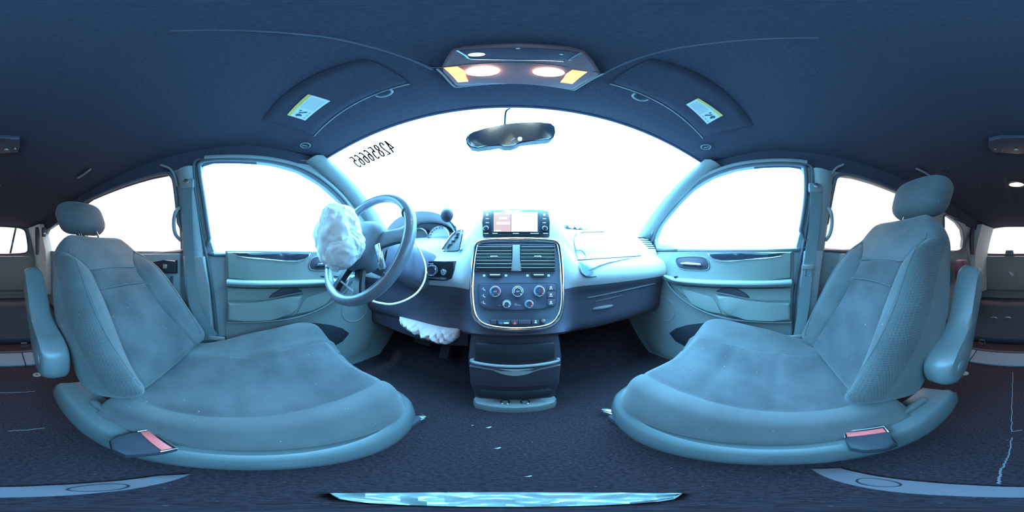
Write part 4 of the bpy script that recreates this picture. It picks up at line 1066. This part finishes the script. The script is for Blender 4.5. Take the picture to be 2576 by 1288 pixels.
# pan, rails and buckles
for s, tup, nm, bpx in ((-1, dT, 'driver', [(350,1089),(385,1079),(443,1121),(398,1136)]), (1, pT, 'passenger', [(2131,1081),(2218,1070),(2224,1092),(2137,1100)])):
    T = tup[0]; xi, xo, yf = (0.195, 0.675, 0.30) if s < 0 else (0.215, 0.715, 0.32)
    bm = bmesh.new(); box(bm, (s*(xi+xo)/2, 0.0, -0.545), (xo-xi-0.06, 0.52, 0.11), 0.02); finish(bm, 'seat_pan', M_black, T)
    for xr in (xi+0.05, xo-0.05):
        bm = bmesh.new(); box(bm, (s*xr, 0.02, FLOOR+0.022), (0.045, 0.70, 0.040), 0.008); box(bm, (s*xr, 0.0, FLOOR+0.072), (0.028, 0.50, 0.075), 0.006)
        rail = finish(bm, 'rail', M_dtrim, T)
    c = floor_hit(1056, 1046, -0.655) if s < 0 else floor_hit(1528, 1028, -0.655)
    bm = bmesh.new(); box(bm, (c.x, c.y, -0.668), (0.020, 0.035, 0.012), 0.004, rot=Matrix.Rotation(s*0.5, 3, 'Z')); box(bm, (c.x-s*0.0, c.y-0.03, -0.680), (0.012, 0.07, 0.036), 0.004, rot=Matrix.Rotation(s*0.4, 3, 'Z'))
    finish(bm, 'rail_end', M_metal, T)
    # buckle: a flat head leaning inwards, its red button on the end
    zb = -0.452; q = [plane_hit(x, y, (0, 0, zb), (0, 0, 1)) for x, y in bpx]
    ctr = sum(q, V())/4
    if s < 0: e1 = (q[1]-q[0]); e2 = (q[2]-q[1])             # e2 along the button's length
    else: e1 = (q[3]-q[0]); e2 = (q[1]-q[0])
    ln = e2.normalized(); wd_ = V((0, 0, 1)).cross(ln)
    body_dir = -wd_ if (-wd_).dot(V((0, -1, 0))) > wd_.dot(V((0, -1, 0))) else wd_
    if s > 0: body_dir = V((0.15, 0.2, 0)).normalized()*0.2 + body_dir*0.0 + V((0, 0, 0)); body_dir = (q[3]-q[0]).normalized()
    hl = e2.length/2+0.004
    def bk_(a_, b_, z): return ctr+ln*a_+body_dir*b_+V((0, 0, z))
    bm = bmesh.new(); plate(bm, [bk_(a_, b_, -0.030) for a_, b_ in [(-hl, -0.010), (hl, -0.010), (hl, 0.018), (hl*0.9, 0.050), (hl*0.3, 0.060), (-hl*0.5, 0.058), (-hl*0.95, 0.045), (-hl, 0.018)]], (0, 0, 0.026), 0.005)
    bkl = finish(bm, 'buckle', M_soft, T)
    bm = bmesh.new(); plate(bm, [bk_(a_, b_, -0.010) for a_, b_ in [(-hl+0.003, -0.006), (hl-0.003, -0.006), (hl-0.003, 0.009), (-hl+0.003, 0.009)]], (0, 0, 0.009), 0.002); finish(bm, 'red_release_button', M_red, bkl)
    bm = bmesh.new(); tube(bm, [bk_(a_, b_, -0.002) for a_, b_ in [(-hl, 0.012), (-hl, -0.011), (hl, -0.011), (hl, 0.012)]], 0.0018, 6); finish(bm, 'metal_edge', M_metal, bkl)
    bm = bmesh.new(); box(bm, ctr+V((s*0.012, -0.035, -0.065)), (0.030, 0.11, 0.075), 0.01); finish(bm, 'buckle_well', M_black, T)

# ------------------------------------------------------------------ SEAT BELTS
def belt(s, label, path, w, tongue, anchor):
    T = thing('seat_belt', label, 'seat belt', (s*0.74, -0.25, FLOOR))
    P = smooth_path([side_hit(x, y, o) for x, y, o in path], 5)
    bm = bmesh.new(); n = len(P); ws = []
    for i in range(n):
        t_ = (P[min(n-1, i+1)]-P[max(0, i-1)]).normalized(); wv_ = V((s, 0, 0)).cross(t_).normalized()
        ws.append(wv_*w)
    ribbon(bm, P, ws, (s*0.0016, 0, 0)); finish(bm, 'webbing', M_belt, T)
    c = side_hit(*tongue[:2], tongue[2]); bm = bmesh.new(); box(bm, c+V((0, 0, 0.018)), (0.012, 0.058, 0.022), 0.004); tg = finish(bm, 'tongue_grip', M_trim, T)
    bm = bmesh.new(); loop_ = [c+V((0, a_, b_)) for a_, b_ in [(-0.014, 0.008), (0.014, 0.008), (0.014, -0.022), (-0.014, -0.022)]]
    tube(bm, loop_, 0.0035, 6, closed=True); finish(bm, 'steel_tongue', M_metal, tg)
    c = side_hit(*path[0]); bm = bmesh.new(); box(bm, c+V((s*0.006, 0, 0.012)), (0.022, 0.062, 0.05), 0.008); finish(bm, 'upper_guide', M_trim, T)
    bm = bmesh.new(); disc(bm, c+V((-s*0.004, 0.0, 0.022)), (-s, 0, 0), 0.013, 0.006, 16, 0.002); finish(bm, 'anchor_bolt', M_metal, T)
    c = side_hit(*anchor); bm = bmesh.new(); box(bm, c, (0.012, 0.075, 0.022), 0.005); finish(bm, 'lower_anchor', M_trim, T)
    return T
belt(1, 'grey seat belt hanging slack down the passenger side pillar, tongue at half height', [(2052,478,.035),(2052,520,.040),(2046,590,.045),(2038,650,.05),(2030,700,.055),(2022,770,.06),(2010,845,.07)], 0.050, (2032, 682, .055), (1996, 848, .07))
belt(-1, 'grey seat belt hanging down the driver side pillar and curling beside the reclined seat', [(470,468,.035),(471,520,.040),(474,590,.045),(478,650,.050),(482,710,.055),(488,760,.06),(500,792,.065),(518,820,.06),(536,846,.05)], 0.048, (486, 738, .02), (545, 851, .05))

# grab handles behind the B-pillars
for s, px, lb in ((-1, [(455,520),(442,533),(437,560),(441,588),(454,604)], 'curved grey grab handle beside the rear window on the driver side'), (1, [(2080,520),(2090,533),(2093,560),(2088,588),(2078,604)], 'curved grey grab handle beside the rear window on the passenger side')):
    bm = bmesh.new(); P = smooth_path([side_hit(x, y, 0.05 if 0 < i < 4 else 0.01) for i, (x, y) in enumerate(px)], 5); tube(bm, P, 0.0085, 10)
    tag(finish(bm, 'grab_handle', M_trim), lb, 'handle')

# rear belts and dark sleeves on the D-pillars
for s, q, lb in ((1, (2447, 612), 'dark rear seat belt sleeve hanging on the passenger side rear corner'), (-1, (93, 612), 'dark rear seat belt sleeve hanging on the driver side rear corner')):
    o_ = plane_hit(q[0], q[1], (0, -2.05, 0), (0, 1, 0)); T = thing('rear_seat_belt', lb, 'seat belt', o_)
    bm = bmesh.new(); rings = []
    for i in range(12):
        t = i/11; k = math.sin(PI*min(1, 0.12+t*0.8))**0.5; p = o_+V((s*0.01*math.sin(t*3), 0, 0.21-0.36*t))
        rings.append([p+V((0.036*k*math.cos(a6), 0.03*k*math.sin(a6), 0)) for a6 in [j*2*PI/14 for j in range(14)]])
    loft(bm, rings); finish(bm, 'sleeve', M_dtrim, T)
    p = o_+V((s*0.075, 0.06, 0.14)); bm = bmesh.new(); box(bm, p, (0.05, 0.05, 0.12), 0.012); g_ = finish(bm, 'guide', M_dtrim, T)
    bm = bmesh.new(); box(bm, p+V((0, 0.03, -0.02)), (0.028, 0.01, 0.02), 0.003); finish(bm, 'guide_plate', M_metal, g_)
    if s > 0:
        bm = bmesh.new(); P = [p+V((-0.01, 0.03, -0.05)), p+V((-0.045, 0.03, -0.20)), p+V((-0.07, 0.03, -0.38))]
        ribbon(bm, P, [V((0.014, 0.0, 0))]*3, (0, 0.002, 0)); finish(bm, 'webbing', M_belt, T)
bm = bmesh.new(); box(bm, (0.665, -1.66, -0.16), (0.10, 0.20, 0.24), 0.03); tag(finish(bm, 'side_bin', mat('maroon_plastic', (0.16, 0.07, 0.11), 0.6)), 'dark maroon quarter trim box behind the passenger seat', 'panel')

# ------------------------------------------------------------------ CEILING THINGS
# sun visors
def visor(s, label, corners, lab, rot_clip, hinge):
    T = thing('sun_visor', label, 'sun visor', (s*0.33, 0.16, 0.46))
    c4 = [ceil_hit(x, y, 0.012) for x, y in corners]         # inner-front, outer-front, outer-rear, inner-rear
    bm = bmesh.new(); nx, ny = 24, 12
    def pt(u, v, off):
        a_ = c4[0].lerp(c4[1], u); b_ = c4[3].lerp(c4[2], u); p = a_.lerp(b_, v)
        e = min(u, 1-u, (v)*0.5, (1-v)*0.5)/0.05; k = sstep(min(1, e+0.0))
        return V((p.x, p.y, Zc(p.x, p.y)-0.003-off*k))
    grid(bm, [[pt(i/nx, j/ny, 0.008) for i in range(nx+1)] for j in range(ny+1)])
    vis = finish(bm, 'flap', M_head, T, 60)
    bm = bmesh.new(); tube(bm, [pt(i/30, 0.0, 0.0)-V((0, 0, 0.003)) for i in range(31)], 0.0022, 6); finish(bm, 'edge_piping', M_trim, T)
    # warning sticker
    q = [ceil_hit(x, y, 0.0118) for x, y in lab]
    def L4(u, v, dz=0):                                       # u along the yellow edge, v across
        return (q[0].lerp(q[1], u)).lerp(q[3].lerp(q[2], u), v) - V((0, 0, dz))
    bm = bmesh.new(); plate(bm, [L4(0, 0), L4(1, 0), L4(1, 1), L4(0, 1)], (0, 0, -0.0008)); st_ = finish(bm, 'warning_sticker', mat('sticker_white', (0.80, 0.84, 0.80), 0.6), T)
    bm = bmesh.new(); plate(bm, [L4(0.0, 0.0, .0009), L4(1, 0.0, .0009), L4(1, 0.17, .0009), L4(0.0, 0.17, .0009)], (0, 0, -0.0004)); finish(bm, 'yellow_band', mat('sticker_yellow', (0.85, 0.60, 0.16), 0.6), st_)
    bm = bmesh.new()
    def blk(pl_): plate(bm, [L4(a_, b_, .0009) for a_, b_ in pl_], (0, 0, -0.0004))
    blk([(.06,.42),(.10,.34),(.16,.36),(.20,.46),(.18,.60),(.12,.66),(.10,.54)])
    blk([(.22,.40),(.26,.36),(.28,.50),(.34,.60),(.36,.74),(.31,.72),(.27,.60),(.23,.52)])
    blk([(.30,.34),(.34,.32),(.36,.44),(.32,.46)])
    finish(bm, 'pictogram', mat('sticker_black', (0.05, 0.10, 0.13), 0.6), st_)
    bm = bmesh.new()
    for k in range(9): blk([(.45, .26+k*.075), (.93, .26+k*.075), (.93, .285+k*.075), (.45, .285+k*.075)])
    for k in range(3): blk([(.05+k*.12, .80), (.13+k*.12, .80), (.13+k*.12, .90), (.05+k*.12, .90)])
    blk([(.36,.04),(.60,.04),(.60,.13),(.36,.13)])
    finish(bm, 'fine_print', mat('sticker_grey', (0.48, 0.56, 0.56), 0.6), st_)
    # clip
    c = ceil_hit(*rot_clip, 0.006); bm = bmesh.new()
    P = [c+V((0.020*math.cos(a6), 0.014*math.sin(a6), -0.008)) for a6 in [PI*k/12 + (0 if s > 0 else 0) for k in range(-1, 14)]]
    tube(bm, P, 0.0028, 8); finish(bm, 'clip', M_trim, T)
    c = ceil_hit(*hinge, 0.004); bm = bmesh.new(); tube(bm, [c+V((0.018*math.cos(a6), 0.018*math.sin(a6), -0.002)) for a6 in [k*PI/10 for k in range(20)]], 0.0025, 6, closed=True)
    tube(bm, [c+V((0, -0.012, -0.004)), c+V((0, 0.008, -0.004))], 0.0028, 6); finish(bm, 'hinge', M_trim, T)
    return T
visor(1, 'dark cloth sun visor with warning sticker above the passenger side windshield', [(1535,213),(1768,350),(1895,320),(1640,150)], [(1819,290),(1757,247),(1726,263),(1779,312)][:], (1612, 241), (1776, 369))
visor(-1, 'dark cloth sun visor with warning sticker above the driver side windshield', [(1030,213),(790,345),(660,305),(920,150)], [(722,289),(775,237),(831,254),(768,303)], (965, 231), (768, 365))

# headliner creases beside the raised centre, highlight put into a lighter cloth
for px in ([(430,78),(560,76),(700,82),(820,94),(920,115),(1010,142),(1090,176)], [(1518,186),(1590,152),(1680,126),(1800,108),(1930,98),(2060,96)]):
    bm = bmesh.new(); tube(bm, smooth_path([ceil_hit(x, y, -0.001) for x, y in px], 6), 0.0030, 8); finish(bm, 'crease', M_head2, ceiling)
# overhead console with two map lamps
oc = thing('overhead_console', 'overhead console with two glowing map lamps and a glossy bin above the mirror', 'console', ceil_hit(1300, 170))
def oc_plate(l, off, th, bev, nm, m, par, sm=40):
    bm = bmesh.new(); P = [ceil_hit(x, y, off) for x, y in l]
    plate(bm, P, (0, 0, -th), bev, 3); return finish(bm, nm, m, par, sm)
def lofted(c, rx, ry, h, nm, m, par, n=28):
    bm = bmesh.new(); rings = []
    for k in range(6):
        a6 = k/5*PI/2; rings.append([c+V((rx*math.cos(a6)*math.cos(b6) , ry*math.cos(a6)*math.sin(b6), -h*math.sin(a6))) for b6 in [j*2*PI/n for j in range(n)]] if k < 5 else [c+V((rx*0.02*math.cos(b6), ry*0.02*math.sin(b6), -h)) for b6 in [j*2*PI/n for j in range(n)]])
    loft(bm, rings); return finish(bm, nm, m, par, 70)
bodyq = [(1108,176),(1142,212),(1160,214),(1300,206),(1430,220),(1446,222),(1512,187),(1470,128),(1440,118),(1300,108),(1170,116),(1138,124)]
oc_plate(bodyq, 0.0, 0.016, 0.010, 'body', mat('console_plastic', (0.25, 0.15, 0.17), 0.5), oc)
bm = bmesh.new(); tube(bm, smooth_path([ceil_hit(x, y, 0.012) for x, y in [(1100,173),(1138,213),(1158,218),(1230,211),(1300,209),(1370,213),(1434,224),(1450,223),(1518,185)]], 3), 0.0026, 6); finish(bm, 'front_lip', M_trim, oc)
bm = bmesh.new(); tube(bm, smooth_path([ceil_hit(x, y, 0.018) for x, y in [(1080,170),(1115,169),(1200,161),(1300,158),(1400,165),(1475,176),(1510,184)]], 3), 0.0016, 6); finish(bm, 'panel_gap', M_pip, oc)
rad_h = {}
for nm, (px, py), aq in (('left', (1213, 181), [(1116,170),(1150,167),(1168,178),(1172,192),(1178,204),(1152,206)]), ('right', (1382, 184), [(1478,180),(1440,175),(1424,186),(1418,196),(1410,206),(1440,210)])):
    oc_plate(aq, 0.0175, 0.0045, 0.001, 'amber_switch', M_amber, oc)
    c = ceil_hit(px, py, 0.016); lofted(c, 0.026, 0.019, 0.006, 'map_lamp', M_lamp, oc)
bin_ = oc_plate([(1150,127),(1175,124),(1300,120),(1430,126),(1468,134),(1452,148),(1440,152),(1300,150),(1190,148),(1166,140)], 0.014, 0.006, 0.003, 'mirror_bin', mat('gloss_bin', (0.10, 0.09, 0.12), 0.15, coat=0.6), oc)
lofted(ceil_hit(1199, 138, 0.019), 0.011, 0.008, 0.003, 'white_button', mat('white_button', (0.9, 0.9, 0.95), 0.4, emit=(0.9, 0.95, 1), estr=0.8), bin_)
lofted(ceil_hit(1303, 122, 0.019), 0.003, 0.002, 0.002, 'indicator', M_print, bin_)
lofted(ceil_hit(1412, 137, 0.019), 0.003, 0.0025, 0.002, 'indicator', M_print, bin_)
bm = bmesh.new(); tube(bm, smooth_path([ceil_hit(x, y, 0.020) for x, y in [(1150,127),(1172,140),(1192,149),(1300,151),(1418,154)]], 4), 0.0016, 6); finish(bm, 'bin_edge', M_metal, bin_)
oc_plate([(1436,152),(1450,141),(1467,135),(1462,131),(1440,143),(1428,152)], 0.019, 0.003, 0.001, 'silver_latch', M_metal, bin_)

# rear-view mirror
mc = plane_hit(1283, 343, (0, 0.40, 0), (0, 1, 0))
T = thing('rear_view_mirror', 'wide rear view mirror with cable, hanging at the top of the windshield', 'mirror', mc)
mo = [plane_hit(x, y, (0, 0.40, 0), (0, 1, 0)) for x, y in [(1172,352),(1175,344),(1186,338),(1220,329),(1275,319),(1320,316),(1360,316),(1384,318),(1394,325),(1397,337),(1394,348),(1385,353),(1350,355),(1310,358),(1298,364),(1283,368),(1266,368),(1252,364),(1225,368),(1195,372),(1178,370),(1171,362)]]
nrm = V((0.0, -1, -0.20)).normalized()
def tilt(p): 
    d_ = p-mc; return V((p.x, mc.y + d_.z*-0.20 + 0.10*d_.x*0, p.z))
mo = [tilt(p) for p in mo]
bm = bmesh.new(); plate(bm, [p+V((0, 0.030, 0.012)) for p in mo], nrm*0.030, 0.004); finish(bm, 'housing', M_dtrim, T)
bm = bmesh.new(); mc2 = sum(mo, V())/len(mo); plate(bm, [mc2+(p-mc2)*0.95+V((0, 0.030, 0.012))+nrm*0.0285 for p in mo], nrm*0.004, 0.001); finish(bm, 'mirror_glass', M_mirror, T)
gt_ = glass_hit(1280, 275); bm = bmesh.new(); tube(bm, smooth_path([gt_+V((0.004, -0.006, 0)), glass_hit(1273, 292)+V((0, -0.02, 0)), V(mc2)+V((-0.012, 0.03, 0.055)), V(mc2)+V((-0.006, 0.025, 0.022))], 5), [0.003]*16, 8); finish(bm, 'cable', M_black, T)
gm = glass_hit(1290, 330); bm = bmesh.new(); tube(bm, [mc2+V((0, 0.03, 0.01)), gm], 0.009, 10); finish(bm, 'mount_arm', M_black, T)
b7 = tilt(plane_hit(1308, 349, (0, 0.40, 0), (0, 1, 0)))+nrm*0.004
bm = bmesh.new(); disc(bm, b7, nrm, 0.0055, 0.002, 16); finish(bm, 'button', mat('mirror_button', (0.8, 0.85, 0.9), 0.3, emit=(0.9, 0.95, 1), estr=0.9), T)
bm = bmesh.new(); b8 = tilt(plane_hit(1290, 351, (0, 0.40, 0), (0, 1, 0)))+nrm*0.004; disc(bm, b8, nrm, 0.008, 0.001, 16, ry=0.002); finish(bm, 'logo_mark', M_print, T)

# rear roof: climate pod, dome lamp, small fittings
def cr(px, py, off=0.0): return ceil_hit(px, py, off)
c = cr(2556, 362); T = thing('rear_roof_pod', 'small roof pod with round lamp knobs behind the front seats', 'console', c)
bm = bmesh.new(); q = [(2487,346),(2520,340),(2572,340),(50,342),(50,366),(44,378),(2560,382),(2500,378),(2486,366)]
plate(bm, [cr(x, y, 0.0) for x, y in q], (0, 0, -0.020), 0.008); finish(bm, 'body', M_dtrim, T)
for px, py in ((2521, 376), (2556, 376), (2503, 374), (16, 376), (38, 374)):
    lofted(cr(px, py, 0.019), 0.010 if px in (2521, 2556, 16) else 0.006, 0.008, 0.006, 'knob', M_metal, T)
c = cr(2557, 463); T = thing('dome_lamp', 'glowing warm dome lamp on the dark rear headliner', 'lamp', c)
bm = bmesh.new(); disc(bm, c+V((0, 0, 0.002)), (0, 0, -1), 0.075, 0.008, 32, 0.003, ry=0.05); finish(bm, 'bezel', M_dtrim, T)
lofted(c+V((0, 0, -0.004)), 0.056, 0.034, 0.012, 'lens', M_rlamp, T)
for i, (px, py, lb) in enumerate(((2377, 432, 'round speaker ring in the rear headliner on the passenger side'), (2455, 470, 'small round vent in the rear headliner beside the dome lamp'))):
    c = cr(px, py, 0.002); bm = bmesh.new(); tube(bm, [c+V((0.035*math.cos(k*PI/12), 0.035*math.sin(k*PI/12), 0)) for k in range(24)], 0.0025, 6, closed=True)
    tag(finish(bm, 'ceiling_ring', M_dtrim), lb, 'vent')
for px, lb in ((( [(2305,424),(2322,432),(2338,441)] ), 'slim curved coat handle on the rear headliner, passenger side'), (([(196,448),(212,438),(228,426)]), 'slim curved coat handle on the rear headliner, driver side')):
    bm = bmesh.new(); tube(bm, smooth_path([cr(x, y, 0.012) for x, y in px], 5), 0.006, 8); tag(finish(bm, 'coat_handle', M_trim), lb, 'handle')

# ------------------------------------------------------------------ MARKINGS ON THE WINDSHIELD
O_ = glass_hit(998, 380); Xv = glass_hit(901, 422)-O_; Yv = glass_hit(977, 351)-O_
strokes = {'4': [[(.65,0),(.65,1),(.0,.33),(.9,.33)]], '2': [[(.05,.75),(.12,.93),(.4,1),(.72,.93),(.8,.72),(.65,.45),(.05,.0),(.85,.0)]],
 '8': [[(.42,.55),(.15,.65),(.1,.82),(.25,.97),(.45,1),(.66,.96),(.78,.82),(.7,.65),(.42,.55),(.12,.42),(.05,.22),(.2,.04),(.45,0),(.7,.05),(.83,.22),(.74,.42),(.42,.55)]],
 '5': [[(.8,1),(.18,1),(.1,.55),(.35,.66),(.62,.62),(.8,.42),(.8,.2),(.62,.03),(.35,0),(.08,.12)]],
 '6': [[(.75,.9),(.5,1),(.25,.9),(.1,.6),(.06,.3),(.2,.06),(.45,0),(.7,.06),(.82,.28),(.7,.52),(.45,.6),(.2,.52),(.07,.3)]]}
bm = bmesh.new(); nrm_in = Xv.cross(Yv).normalized()
if nrm_in.dot(O_) > 0: nrm_in = -nrm_in
for k, ch in enumerate('42856665'):
    for st0 in strokes[ch]:
        P = [O_+Xv*((k+0.12+a_*0.74)/8)+Yv*b_+nrm_in*0.002 for a_, b_ in st0]
        # a flat painted stroke
        for i in range(len(P)-1):
            d_ = (P[i+1]-P[i]).normalized(); w_ = nrm_in.cross(d_)*0.0030
            plate(bm, [P[i]-w_-d_*0.0015, P[i+1]-w_+d_*0.0015, P[i+1]+w_+d_*0.0015, P[i]+w_-d_*0.0015], nrm_in*0.0004)
mk = bpy.data.materials.new('marker_paint'); mk.use_nodes = True; nt = mk.node_tree; nt.nodes.clear()
o1 = nt.nodes.new('ShaderNodeOutputMaterial'); t1 = nt.nodes.new('ShaderNodeBsdfTranslucent'); t1.inputs[0].default_value = (0.09, 0.024, 0.016, 1); nt.links.new(t1.outputs[0], o1.inputs[0])
num = finish(bm, 'painted_number', mk, w1)
num['label'] = 'pale number 42856665 painted on the glass, seen mirrored'

# ------------------------------------------------------------------ OUTSIDE THE GLASS
c = V((1.02, 0.745, 0.05)); T = thing('side_mirror', 'blurred pale side mirror outside the front passenger window', 'mirror', c)
bm = bmesh.new(); bmesh.ops.create_icosphere(bm, subdivisions=4, radius=1)
for v in bm.verts: v.co = c+V((sgnpow(v.co.x, .7)*0.095, sgnpow(v.co.y, .9)*0.055, sgnpow(v.co.z, .7)*0.065))
finish(bm, 'housing', M_trim, T); bm = bmesh.new(); box(bm, (0.87, 0.71, 0.015), (0.20, 0.05, 0.03), 0.01); finish(bm, 'arm', M_soft, T)
a_, b_ = plane_hit(40, 572, (0, -2.70, 0), (0, 1, 0)), plane_hit(25, 642, (0, -2.70, 0), (0, 1, 0))
bm = bmesh.new(); tube(bm, [a_, b_], 0.016, 8); tag(finish(bm, 'rear_wiper', M_soft), 'upright rear wiper arm crossing the rear window outside', 'wiper')

# ------------------------------------------------------------------ FLOOR THINGS
for px, py, y_, lb in ((2500, 806, 0, 'small steel tie loop on the rear floor, left of the pair'), (2535, 806, 0, 'small steel tie loop on the rear floor, right of the pair')):
    c = plane_hit(px, py, (0, 0, -0.64), (0, 0, 1)); bm = bmesh.new()
    tube(bm, smooth_path([c+V((-0.028, 0, -0.006)), c+V((-0.026, 0, 0.028)), c+V((0, 0, 0.036)), c+V((0.026, 0, 0.028)), c+V((0.028, 0, -0.006))], 4), 0.0045, 8)
    tag(finish(bm, 'tie_loop', M_metal), lb, 'loop')
for px, py, lb in ((2471, 860, 'low striker loop near the rear floor strip behind the passenger seat'), (60, 868, 'low striker loop near the rear floor strip behind the driver seat')):
    c = floor_hit(px, py, -0.69); T = thing('floor_striker', lb, 'striker', c); bm = bmesh.new(); disc(bm, c+V((0, 0, -0.009)), (0, 0, 1), 0.034, 0.006, 20, 0.002); finish(bm, 'base_cup', M_soft, T)
    bm = bmesh.new(); tube(bm, [c+V((-0.020, 0, -0.004)), c+V((-0.018, 0, 0.018)), c+V((0.018, 0, 0.018)), c+V((0.020, 0, -0.004))], 0.005, 8); finish(bm, 'loop', M_metal, T)
for px, py, hole, lb in ((93, 944, 1, 'round grey floor grommet with a center hole behind the driver seat'), (2427, 940, 0, 'round pale floor plug behind the passenger seat')):
    c = floor_hit(px, py, FLOOR); T = thing('floor_plug', lb, 'plug', c); bm = bmesh.new(); disc(bm, c+V((0, 0, 0.001)), (0, 0, 1), 0.020, 0.004, 24, 0.0015); finish(bm, 'disc', M_trim, T)
    if hole: bm = bmesh.new(); disc(bm, c+V((0, 0, 0.0045)), (0, 0, 1), 0.006, 0.001, 14); finish(bm, 'center_hole', M_soft, T)
# carpet seams of the storage bins
for px, lb in (([(0,988),(40,987),(92,984)], 'seam_a'), ([(20,1084),(60,1082),(116,1076)], 'seam_b'), ([(2548,935),(2546,1000),(2545,1085),(2548,1085),(2572,1082)], 'seam_c'), ([(2545,1100),(2535,1150),(2515,1185),(2512,1220)], 'seam_d')):
    bm = bmesh.new(); P = [floor_hit(x, y, FLOOR+0.001) for x, y in px]; random.seed(len(lb)+int(P[0].x*100))
    Q = []
    for i in range(len(P)-1):
        for k in range(14):
            p = P[i].lerp(P[i+1], k/14); Q.append(p+V((random.uniform(-.0015, .0015), random.uniform(-.0015, .0015), 0)))
    tube(bm, Q, 0.0014, 4)
    nm = {'seam_a': 'short pale frayed scratch across the carpet nearer the rear strip, driver side', 'seam_b': 'pale frayed scratch across the carpet nearer the camera, driver side', 'seam_c': 'long pale frayed carpet seam running lengthwise behind the passenger seat', 'seam_d': 'pale frayed carpet seam meeting the curved floor sill'}[lb]
    tag(finish(bm, 'carpet_fray', mat('fray', (0.26, 0.26, 0.30), 0.9)), nm, 'thread')
# litter
for px, py, w_, lb in ((1229, 1075, .007, 'tiny pale paper scrap on the carpet nearest the floor console'), (1252, 1127, .006, 'tiny pale paper scrap on the carpet midway between the seats'), (1329, 1198, .004, 'tiny pale paper scrap on the carpet just before the shiny plate'), (1188, 1070, .003, 'tiny white crumb on the carpet toward the driver seat rail')):
    c = floor_hit(px, py, FLOOR+0.002); bm = bmesh.new(); plate(bm, [c+V((w_*a_, w_*b_, 0.001*a_)) for a_, b_ in [(-1, -.3), (-.2, -.1), (.4, .5), (1, .6), (.7, -.1), (.1, -.6)]], (0, 0, 0.001))
    tag(finish(bm, 'paper_scrap', M_print), lb, 'scrap', 'scraps on the front carpet')
c = floor_hit(1291, 1080, FLOOR+0.0015); bm = bmesh.new(); plate(bm, [c+V((0.014*math.cos(k*PI/7)*(1+0.2*math.sin(k*2.3)), 0.007*math.sin(k*PI/7)*(1+0.3*math.cos(k*1.7)), 0)) for k in range(14)], (0, 0, 0.0008))
tag(finish(bm, 'mud_stain', mat('mud', (0.03, 0.012, 0.02), 0.9)), 'small dark mud stain on the carpet before the floor console', 'stain')
# shiny crumpled plate under the camera, taken as its stand's base
bm = bmesh.new(); rows = []
for i in range(41):
    t = i/40; az = lerp(-64, 60, t)*PI/180; e = math.sin(PI*t)**0.35
    r_o = lerp(0.080, 0.084, math.sin(PI*t)); r_i = r_o-(0.062)*e
    rows.append([V(((lerp(r_o, r_i, j/12))*math.sin(az), (lerp(r_o, r_i, j/12))*math.cos(az), FLOOR+0.004+0.010*(0.5+noise.noise(V((az*5, j*0.25, 2)))))) for j in range(13)])
grid(bm, rows); grid(bm, [[V((p.x, p.y, FLOOR+0.002)) for p in r] for r in rows])
tag(finish(bm, 'stand_plate', mat('teal_metal', (0.42, 0.50, 0.50), 0.35, 0.4)), 'pale teal half-round shiny plate on the floor directly below the camera', 'baseplate')
